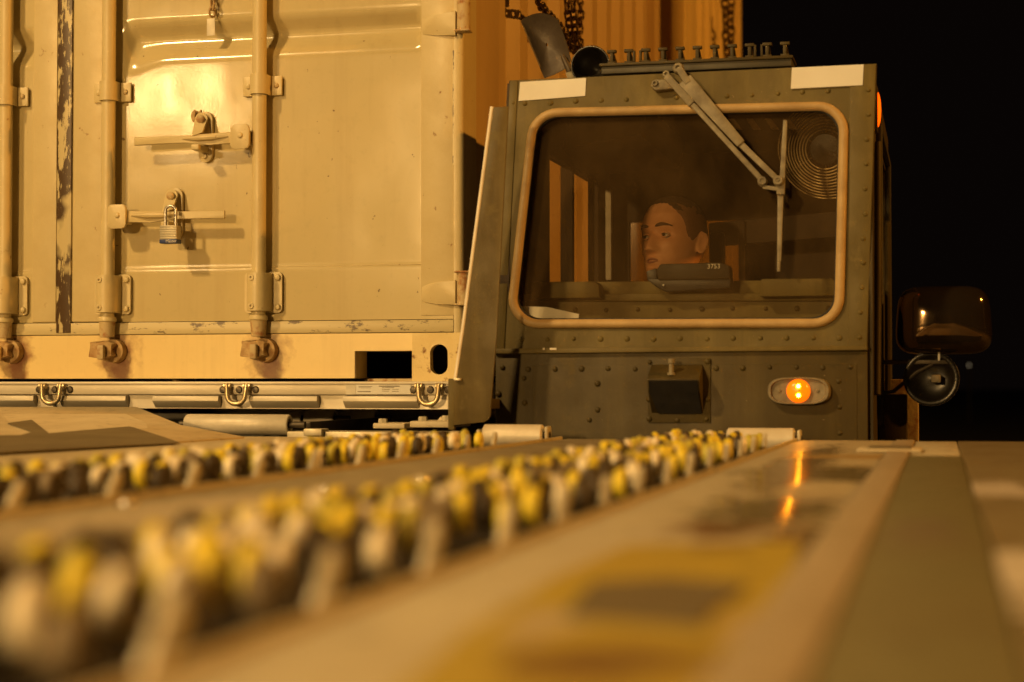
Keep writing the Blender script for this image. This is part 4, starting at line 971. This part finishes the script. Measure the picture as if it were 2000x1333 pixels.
# ================================================================== small things in and on the cab
YRD = 4.44
def rpx(x, y, off=0): return at(x, y, YRD - off)
RAD = thing('radio', tuple(at(1352, 574, YRD + .03)), 'black radio unit on the dashboard in front of the driver', 'radio')
MB().prism([rpx(1290, 516), rpx(1405, 513), rpx(1424, 519), rpx(1426, 545), rpx(1285, 548), rpx(1281, 528)], (0, .07, 0), .004).build('upper_case', m_case, RAD)
MB().prism([rpx(1262, 545, -.008), rpx(1428, 544, -.008), rpx(1426, 563, -.008), rpx(1300, 571, -.008), rpx(1280, 560, -.008)], (0, .06, 0), .004).build('lower_case', m_black, RAD)
MB().prism([rpx(1262, 530, -.012), rpx(1282, 524, -.012), rpx(1284, 548, -.012), rpx(1264, 548, -.012)], (0, .04, 0), .003).build('knob', m_black, RAD)
MB().lathe([(.0001, .004), (.0025, .003), (.003, 0)], rpx(1296, 557.5, -.002), (0, -1, 0), 10).build('indicator_lamp', m_white, RAD)
text('number_marking', '3753', .017, m_mark, RAD, tuple(rpx(1394, 521, .0015)), sx=1.0)
PP = MB().prism([at(1004, 598, 4.345), at(1068, 600, 4.345), at(1131, 614, 4.345), at(1128, 640, 4.345), at(1004, 645, 4.345)], (0, .002, 0)).build('paper', m_paper); tag(PP, 'white sheet of paper in the lower corner of the windshield', 'paper')
# cab fan
fc = at(1612, 292, 4.62); FAN = thing('cab_fan', tuple(fc), 'round wire-guarded fan behind the windshield beside the wiper blade', 'fan')
ax = Vector((-.12, -.97, -.18)).normalized(); u = ax.cross(Vector((0, 0, 1))).normalized(); v = ax.cross(u)
for k in range(11):
    r = .052 + k * .0080; h = .050 - .035 * (k / 10) ** 2
    MB().tube([fc + ax * (h - .05) + (u * math.cos(t) + v * math.sin(t)) * r for t in [2 * math.pi * j / 48 for j in range(48)]], .0021, 6, closed=True).build('guard_ring', m_fanw, FAN)
for k in range(6):
    t = 2 * math.pi * k / 6 + .5; e = u * math.cos(t) + v * math.sin(t)
    MB().tube([fc + e * .03 + ax * 0, fc + e * .075 - ax * .012, fc + e * .134 - ax * .036], .0016, 6)  .build('guard_wire', m_fanw, FAN)
MB().lathe([(.0001, .004), (.040, .002), (.048, -.01), (.048, -.05), (.0001, -.05)], fc, ax, 24).build('motor', m_disc, FAN)
for k in range(4):
    t = 2 * math.pi * k / 4 + .2; e = u * math.cos(t) + v * math.sin(t); f_ = u * math.cos(t + .6) + v * math.sin(t + .6)
    MB().prism([fc - ax * .045 + e * .02, fc - ax * .03 + e * .10, fc - ax * .05 + (e + f_) * .055, fc - ax * .055 + f_ * .04], ax * .002).build('fan_blade', m_steel, FAN)
MB().tube([fc - ax * .05, fc - ax * .08 + Vector((.0, .02, .04)), Vector((fc.x + .01, fc.y + .06, ZR - .025))], .008, 8).build('bracket', m_steel, FAN)
# shovel on the roof, blade upright
ysv = 4.56
ol = [(1017, 42), (1026, 34), (1038, 29), (1050, 26), (1062, 26), (1079, 31), (1090, 40), (1097, 56), (1104, 76), (1110, 96), (1115, 118), (1110, 128), (1100, 137), (1082, 146), (1063, 153), (1054, 132), (1043, 106), (1032, 80), (1024, 60)]
mb = MB(); cxs, cys = 1068, 88; rows = []
for s_ in (1.0, .8, .55, .3, .05):
    rows.append([at(cxs + (x - cxs) * s_, cys + (y - cys) * s_, ysv + .028 * (1 - s_ * s_)) for x, y in ol])
back = [[p + Vector((0, .003, 0)) for p in r] for r in rows]
mb.grid(rows + back[::-1], True)
SHV = thing('shovel', (at(1112, 150, ysv).x, ysv, ZR + .006), 'dark steel shovel with its blade up on the cab roof', 'shovel')
MB.build(mb, 'blade', m_shov, SHV, smooth=None, angle=60)
MB().tube([at(1098, 108, ysv - .004), at(1108, 128, ysv - .004), at(1113, 140, ysv + .0)], [.006, .0095, .010], 10).build('socket', m_shov, SHV)
p = at(1113, 140, ysv); MB().tube([p, (p.x + .010, p.y + .012, ZR + .012), (p.x + .02, p.y + .5, ZR + .024), (p.x + .03, p.y + .95, ZR + .026)], .0125, 10).build('handle', m_fin, SHV)

# ================================================================== chains
def chain(pts, link_len, r, label, group=None, mat=m_chain, name='chain'):
    pts = [Vector(p) for p in pts]
    T = thing(name, tuple(pts[-1]), label, 'chain', group); l0 = None
    # walk the path
    seg = [0]
    for i in range(1, len(pts)): seg.append(seg[-1] + (pts[i] - pts[i - 1]).length)
    def P(d):
        for i in range(1, len(pts)):
            if d <= seg[i]: f = (d - seg[i - 1]) / max(1e-9, seg[i] - seg[i - 1]); return pts[i - 1].lerp(pts[i], f), (pts[i] - pts[i - 1]).normalized()
        return pts[-1], (pts[-1] - pts[-2]).normalized()
    d = 0; k = 0; w = link_len * .33; step = link_len * .74
    while d < seg[-1]:
        p, t = P(d)
        if l0 is None:
            base = [Vector((w * math.cos(a_), 0, (link_len * .5 - w) * (1 if math.sin(a_) >= 0 else -1) + w * math.sin(a_))) for a_ in [2 * math.pi * j / 14 + .01 for j in range(14)]]
            mb = MB(); mb.tube(base, r, 6, closed=True); l0 = mb.build('link', mat, T, smooth=True); me = l0.data
            zc = (max(v_.co.z for v_ in me.vertices)) / 2
            for v_ in me.vertices: v_.co.z -= zc
            o = l0; o.location = p - WL[T.name]
        else: o = inst(l0, T, p)
        q = Vector((0, 0, 1)).rotation_difference(t) @ Matrix.Rotation((k % 2) * math.pi / 2 + .5 + .3 * math.sin(k * 1.7), 3, 'Z').to_quaternion()
        o.rotation_mode = 'QUATERNION'; o.rotation_quaternion = q
        d += step; k += 1
    return T
xc = XS + .045
def cx1(px, py, dx=0): return onX(px, py, xc + dx)
chain([cx1(1096, -640), cx1(1108, 20), cx1(1116, 80), cx1(1124, 106), cx1(1132, 90), cx1(1134, 20), cx1(1128, -640)], .036, .0046, 'oily dark chain hanging in a loop beside the shovel blade', 'chains hanging on the containers')
chain([cx1(1110, -640, .02), cx1(1120, 30, .02), cx1(1128, 104, .02)], .036, .0046, 'single strand of oily chain hanging within the loop', 'chains hanging on the containers')
chain([cx1(1040, -20, .01), cx1(1055, 10, .01), cx1(1072, 30, .01), cx1(1092, 52, .01), cx1(1106, 72, .01), cx1(1120, 100, .01)], .036, .0050, 'dark chain sagging slantwise behind the shovel blade', 'chains hanging on the containers')
xc2 = X2 + .05
chain([onX(1414, -150, xc2), onX(1416, 10, xc2), onX(1420, 118, xc2)], .06, .0075, 'dark chain hanging straight down the rear container side', 'chains hanging on the containers')
chain([onX(1426, -150, xc2), onX(1428, 10, xc2), onX(1427, 110, xc2)], .06, .0075, 'second dark chain strand close beside the rear container edge', 'chains hanging on the containers')
for P_, (px, py), xx in ((CON, (1112, -655), xc), (CON2, (1420, -165), xc2), (CON, (1040, -24), xc)):
    p = onX(px, py, xx); MB().box((xx - .10, p.y - .14, p.z - .02), (xx + .03, p.y + .14, p.z + .03), .006).build('chain_lug', m_rustpaint, P_) if py < -100 else MB().box((xx - .10, p.y - .02, p.z - .01), (xx + .015, p.y + .02, p.z + .02), .004).build('chain_lug', m_rustpaint, P_)
p = at(417, -46, YF - .02); MB().box((p.x - .012, YF - .032, p.z - .006), (p.x + .012, YF + .02, p.z + .012), .003).build('chain_lug', m_rustpaint, CON)
# seal chain with tag on the door
p0, p1 = at(417, -40, YF - .02), at(414, 36, YF - .02)
chain([p0, p1], .026, .0034, 'short rusty chain hanging on the container door above the tag', 'chains hanging on the containers', m_rust)
TG = MB().box(tuple(at(404, 37, YF - .024)), tuple(at(420, 70, YF - .022)), .0005).build('seal_tag', m_alu2); tag(TG, 'small metal tag hanging from the rusty chain on the door', 'tag')

# ================================================================== driver
def lerp_tab(tab, z):
    for (za, a_), (zb, b2) in zip(tab, tab[1:]):
        if za >= z >= zb: f = (za - z) / (za - zb) if za != zb else 0; f = f; return a_ + (b2 - a_) * f
    return tab[-1][1] if z < tab[-1][0] else tab[0][1]
Wt = [(.120, .0), (.116, .026), (.108, .044), (.09, .062), (.06, .073), (.03, .0765), (0, .075), (-.03, .071), (-.06, .063), (-.085, .052), (-.102, .039), (-.113, .024), (-.118, .0)]
Ft = [(.120, .0), (.116, .030), (.108, .052), (.09, .074), (.06, .091), (.03, .097), (0, .093), (-.03, .092), (-.06, .094), (-.085, .096), (-.102, .096), (-.113, .090), (-.118, .070)]
Bt = [(.120, .0), (.116, .034), (.108, .056), (.09, .079), (.06, .096), (.03, .101), (0, .098), (-.03, .086), (-.06, .062), (-.085, .02), (-.102, -.02), (-.113, -.05), (-.118, -.065)]
def gauss(a_, s_): return math.exp(-(a_ / s_) ** 2)
def head_pt(u_, z, infl=0):
    c_, s_ = math.sin(u_), -math.cos(u_)     # u=0 faces -y
    wv, fr, ba = lerp_tab(Wt, z), lerp_tab(Ft, z), lerp_tab(Bt, z)
    x = wv * math.copysign(abs(c_) ** .86, c_)
    d = fr if s_ < 0 else ba
    y = d * math.copysign(abs(s_) ** .92, s_)
    if s_ < 0:
        ax_ = abs(x); f = 0
        f += .026 * gauss(x, .0105 + .005 * sstep(0, -.04, z)) * sstep(.018, -.034, z) * (1 - sstep(-.040, -.052, z))   # nose
        f += .008 * gauss(ax_ - .013, .007) * gauss(z + .040, .008)                                                   # nostril wings
        f -= .0135 * gauss(ax_ - .032, .017) * gauss(z - .001, .0115)                                                  # eye sockets
        f += .0045 * gauss(ax_ - .028, .026) * gauss(z - .024, .009)                                                   # brow ridge
        f += .0045 * gauss(ax_ - .046, .018) * gauss(z + .024, .016)                                                   # cheekbone
        f -= .004 * gauss(ax_ - .040, .016) * gauss(z + .062, .020)
        f += .0065 * gauss(x, .021) * (gauss(z + .0635, .0042) + 1.05 * gauss(z + .0745, .0048))                        # lips
        f -= .004 * gauss(x, .022) * gauss(z + .0690, .0026)
        f -= .004 * gauss(x, .020) * gauss(z + .086, .006)
        f += .006 * gauss(x, .022) * gauss(z + .102, .011)                                                             # chin
        y -= f
    p = Vector((x, y, z))
    if infl: p += Vector((x, y, z * .8)).normalized() * infl
    return p
HROT = Matrix.Scale(1.10, 4) @ Matrix.Rotation(R(-28), 4, 'Z') @ Matrix.Rotation(R(-7), 4, 'X') @ Matrix.Rotation(R(-3), 4, 'Y')
HM = Matrix.Translation(HX) @ HROT
PER_ = thing('person', (HX.x, 5.15, 1.22), 'driver in dark clothing looking aside through the cab windshield', 'person')
mb = MB(); rows = []; zs = [.120 - .238 * (1 - math.cos(math.pi * i / 84)) / 2 for i in range(1, 84)]
for z in zs: rows.append([HM @ head_pt(2 * math.pi * j / 96, z) for j in range(96)])
vv = mb.grid(rows, True); mb.bm.faces.new(vv[0][::-1]); mb.bm.faces.new(vv[-1])
# ears
for s_ in (-1, 1):
    er = []
    for i in range(1, 12):
        ph = math.pi * i / 12; er.append([])
        for j in range(20):
            t = 2 * math.pi * j / 20
            rx, rz = .0175 * (1 + .18 * math.sin(t)), .032
            a_, b2 = math.cos(t) * math.sin(ph), math.sin(t) * math.sin(ph)
            dish = .006 * gauss(math.hypot(a_, b2), .55)
            er[-1].append(HM @ Vector((s_ * (.077 + .006 * -math.cos(ph) + .010 * (a_ * .9 + .3) - dish * (1 if math.cos(ph) < 0 else 0)), .018 + rx * a_ + .006 * b2, -.008 + rz * b2)))
    vv = mb.grid(er, True); mb.bm.faces.new(vv[0]); mb.bm.faces.new(vv[-1][::-1])
# neck, trunk, arms, hands down to the wheel
nb = HM @ Vector((0, .022, -.06)); sh = Vector((HX.x + .01, 5.20, CZ + .055))
mb.tube([nb, nb.lerp(sh, .5) , sh, sh + Vector((0, .02, -.06))], [.056, .055, .060, .10], 20)
def ell_loft(mb, secs, seg=28):
    rows = [[Vector((cx_ + rx * math.cos(2 * math.pi * j / seg), cy_ + ry * math.sin(2 * math.pi * j / seg), z)) for j in range(seg)] for cx_, cy_, z, rx, ry in secs]
    vv = mb.grid(rows, True); mb.bm.faces.new(vv[0]); mb.bm.faces.new(vv[-1][::-1])
tr = [(sh.x, 5.21, CZ + .075, .06, .05), (sh.x, 5.21, CZ + .045, .15, .075), (sh.x, 5.20, CZ - .0, .195, .095), (sh.x, 5.18, CZ - .08, .18, .11), (sh.x, 5.18, 1.26, .155, .10), (sh.x, 5.18, 1.225, .15, .10)]
ell_loft(mb, [(a_, b2, c_, d_ * .9, e_ * .9) for a_, b2, c_, d_, e_ in tr])
arms = []
for s_ in (-1, 1):
    S = Vector((sh.x + s_ * .175, 5.20, CZ - .0)); E_ = Vector((sh.x + s_ * .22, 5.02, CZ - .17)); H_ = Vector((scn.x + s_ * .168, scn.y + .03, scn.z + .01))
    mb.tube([S, S.lerp(E_, .5), E_, E_.lerp(H_, .5), H_], [.050, .045, .038, .034, .024], 14)
    # palm and curled fingers on the rim
    mb.tube([H_, H_ + Vector((0, -.03, .012)), H_ + Vector((0, -.055, .020))], [.022, .030, .026], 12)
    for f in range(4):
        o_ = H_ + Vector((s_ * (.021 - .014 * f), -.055, .022))
        ln = (.026, .030, .029, .023)[f]
        mb.tube([o_, o_ + Vector((0, -ln * .9, .006)), o_ + Vector((0, -ln * 1.3, -ln * .6)), o_ + Vector((0, -ln * .8, -ln * 1.2))], [.0095, .0090, .0085, .0075], 8)
    o_ = H_ + Vector((-s_ * .024, -.025, .010)); mb.tube([o_, o_ + Vector((-s_ * .018, -.018, .0)), o_ + Vector((-s_ * .022, -.038, -.008))], [.011, .010, .009], 8)
    arms.append((S, E_, H_))
    # legs
    K_ = Vector((sh.x + s_ * .12, 4.78, 1.24)); F_ = Vector((sh.x + s_ * .12, 4.72, 1.02))
bd = mb.build('body', m_skin, PER_, smooth=True)
rm = bd.modifiers.new('remesh', 'REMESH'); rm.mode = 'VOXEL'; rm.voxel_size = .0032; rm.use_smooth_shade = True
sm = bd.modifiers.new('smooth', 'SMOOTH'); sm.factor = .4; sm.iterations = 2
# clothing
mb = MB(); ell_loft(mb, tr)
for S, E_, H_ in arms: mb.tube([S + Vector((0, 0, .0)), S.lerp(E_, .5), E_, E_.lerp(H_, .5), E_.lerp(H_, .92)], [.064, .058, .050, .044, .038], 16)
mb.tube([sh + Vector((0, 0, .03)), sh + Vector((0, .005, -.02))], [.066, .085], 20)
for s_ in (-1, 1):
    K_ = Vector((sh.x + s_ * .13, 4.80, 1.27)); mb.tube([(sh.x + s_ * .09, 5.18, 1.285), K_, K_ + Vector((0, -.04, -.10)), K_ + Vector((0, -.02, -.24))], [.085, .065, .058, .048], 16)
jk = mb.build('jacket_and_trousers', m_cloth, PER_, smooth=True)
rm = jk.modifiers.new('remesh', 'REMESH'); rm.mode = 'VOXEL'; rm.voxel_size = .008; rm.use_smooth_shade = True
# hair: close cropped cap
mb = MB(); rows = []
def hairline(u_):
    a_ = abs((u_ + math.pi) % (2 * math.pi) - math.pi)   # 0 front .. pi back
    tab = [(0, .092), (.35, .090), (.62, .078), (.85, .062), (1.05, .046), (1.22, .002), (1.45, -.008), (1.62, .014), (1.95, .022), (2.2, -.02), (2.6, -.052), (3.2, -.058)]
    for (x0_, y0_), (x1_, y1_) in zip(tab, tab[1:]):
        if x0_ <= a_ <= x1_: return y0_ + (y1_ - y0_) * (a_ - x0_) / (x1_ - x0_)
    return -.05
NU = 96
for i in range(26):
    f = i / 25; r_ = []
    for j in range(NU):
        u_ = 2 * math.pi * j / NU; hl = hairline(u_) + .002 * math.sin(j * 2.3); z = .1195 + (hl - .1195) * f ** 1.4
        r_.append(HM @ head_pt(u_, z, .0030 * (1 - f ** 4) + .0004))
    rows.append(r_)
vv = mb.grid(rows, True); mb.bm.faces.new(vv[0][::-1]); ho = mb.build('hair', m_hair, PER_, smooth=True); ho.data.materials.append(m_stub)
HMI = HM.inverted()
for f_ in ho.data.polygons:
    if (HMI @ (f_.center + WL[ho.name])).z < .078 + .010 * math.sin(f_.index * 12.9): f_.material_index = 1
# eyes, brows, lips
look = Vector((-.30, -.92, .16)).normalized()
for s_ in (-1, 1):
    c_ = Vector((s_ * .0315, -.0735, .0005))
    ey = MB().lathe([(.0001, -.0125), (.006, -.0110), (.0108, -.0062), (.0125, 0), (.0108, .0062), (.006, .0110), (.0001, .0125)], HM @ c_, (0, 0, 1), 20).build('eye', m_eye, PER_, smooth=True)
    MB().lathe([(.0001, .0006), (.0034, .0004), (.0068, -.0006), (.0071, -.0022)], HM @ (c_ + look * .0122), (HM.to_3x3() @ look), 16).build('iris', m_iris, ey, smooth=True)
    # eyelids: skin folds above and below
    for up_, th_, mt in ((1, .0026, m_skin), (-1, .0020, m_skin), (.62, .0011, m_hair)):
        pts = []
        for k in range(9):
            t = -1 + 2 * k / 8; pts.append(HM @ (c_ + Vector((t * .0150, -.0128 + .0065 * t * t - (.0006 if mt is m_hair else 0), up_ * (.0066 if up_ > 0 else .0062) * (1 - t * t) - .0012 * t * s_))))
        MB().tube(pts, [th_ * (.4 + .6 * (1 - abs(-1 + 2 * k / 8))) for k in range(9)], 8).build('eyelid' if mt is m_skin else 'lash_line', mt, PER_, smooth=True)
    pts = []
    for k in range(9):
        t = k / 8; xx = .012 + t * .040; hp = head_pt(math.asin(min(1, (xx / .0755) ** (1 / .86))), .0235 + .006 * math.sin(t * 2.6) - .003 * t); hp.x = s_ * xx
        pts.append(HM @ (hp + Vector((0, -.0012, 0))))
    MB().tube(pts, [.0026, .0044, .0052, .0052, .0048, .0042, .0034, .0024, .0014], 8).build('eyebrow', m_brow, PER_, smooth=True)
for zc, th_, ctrl in ((-.0640, .0034, .003), (-.0735, .0042, -.001)):
    pts = []
    for k in range(11):
        t = -1 + 2 * k / 10; xx = t * .0225; hp = head_pt(math.asin(max(-1, min(1, math.copysign((abs(xx) / .062) ** (1 / .86), xx)))), zc + (-.004 * abs(t) ** 1.5 if ctrl > 0 else .0045 * abs(t) ** 2))
        pts.append(HM @ (hp + Vector((0, .0018, 0))))
    MB().tube(pts, [th_ * (.25 + .75 * math.sqrt(max(0, 1 - (-1 + 2 * k / 10) ** 2))) for k in range(11)], 8).build('lip', m_lip, PER_, smooth=True)

# ================================================================== floodlight masts behind the camera and far lamps
names = ('tall floodlight mast standing behind and left of the deck', 'low floodlight mast standing far left behind the deck', 'added low floodlight mast behind the roller deck, lighting the driver', 'floodlight mast standing far right of the deck')
for (x, y, z, p, r, col), lab in zip(FLOODS, names):
    T = thing('floodlight_mast', (x, y, 0), lab, 'floodlight', 'floodlight masts')
    bk = Vector((x - 0, y - 0, 0)) - Vector((-1.0, 4.5, 0)); bk.z = 0; bk.normalize()
    bx, by = x + bk.x * .75, y + bk.y * .75; sd = Vector((-bk.y, bk.x, 0))
    MB().tube([(bx, by, 0), (bx, by, z + .3)], [.09, .05], 12).build('mast', m_zinc, T)
    MB().box((bx - .5, by - .5, 0), (bx + .5, by + .5, .35), .02).build('base', m_od, T)
    c0 = Vector((bx, by, z)); MB().cyl(c0 - sd * .7, c0 + sd * .7, .03, 10).build('crossbar', m_zinc, T)
    for s_ in (-.45, .45):
        q = c0 + sd * s_ - bk * .10; aim = (Vector((-1.0, 4.5, 1.6)) - q).normalized()
        h_ = MB().lathe([(.05, -.16), (.10, -.14), (.19, .0), (.20, .02), (.17, .0), (.08, -.10)], q, aim, 20).build('lamp_head', m_steel, T)
        MB().lathe([(.0001, .005), (.185, .002)], q, aim, 20).build('lamp_lens', m_floodlens, h_)
for py, mt, lab in ((714, m_far1, 'warm pinpoint lamp far off in the dark'), (735, m_far2, 'pale pinpoint lamp far off in the dark below the warm one')):
    p = at(1893, py, 70); T = thing('distant_lamp', (p.x, p.y + (0 if py < 720 else .6), 0), lab, 'lamp', 'far lamps')
    yy = p.y + (0 if py < 720 else .6)
    MB().lathe([(.0001, -.02), (.02, -.012), (.024, 0), (.02, .012), (.0001, .02)], (p.x, yy - .12, p.z), (0, 1, 0), 12).build('lamp', mt, T)
    MB().cyl((p.x, yy, 0), (p.x, yy, p.z + .1), .04, 8).build('post', m_steel, T)
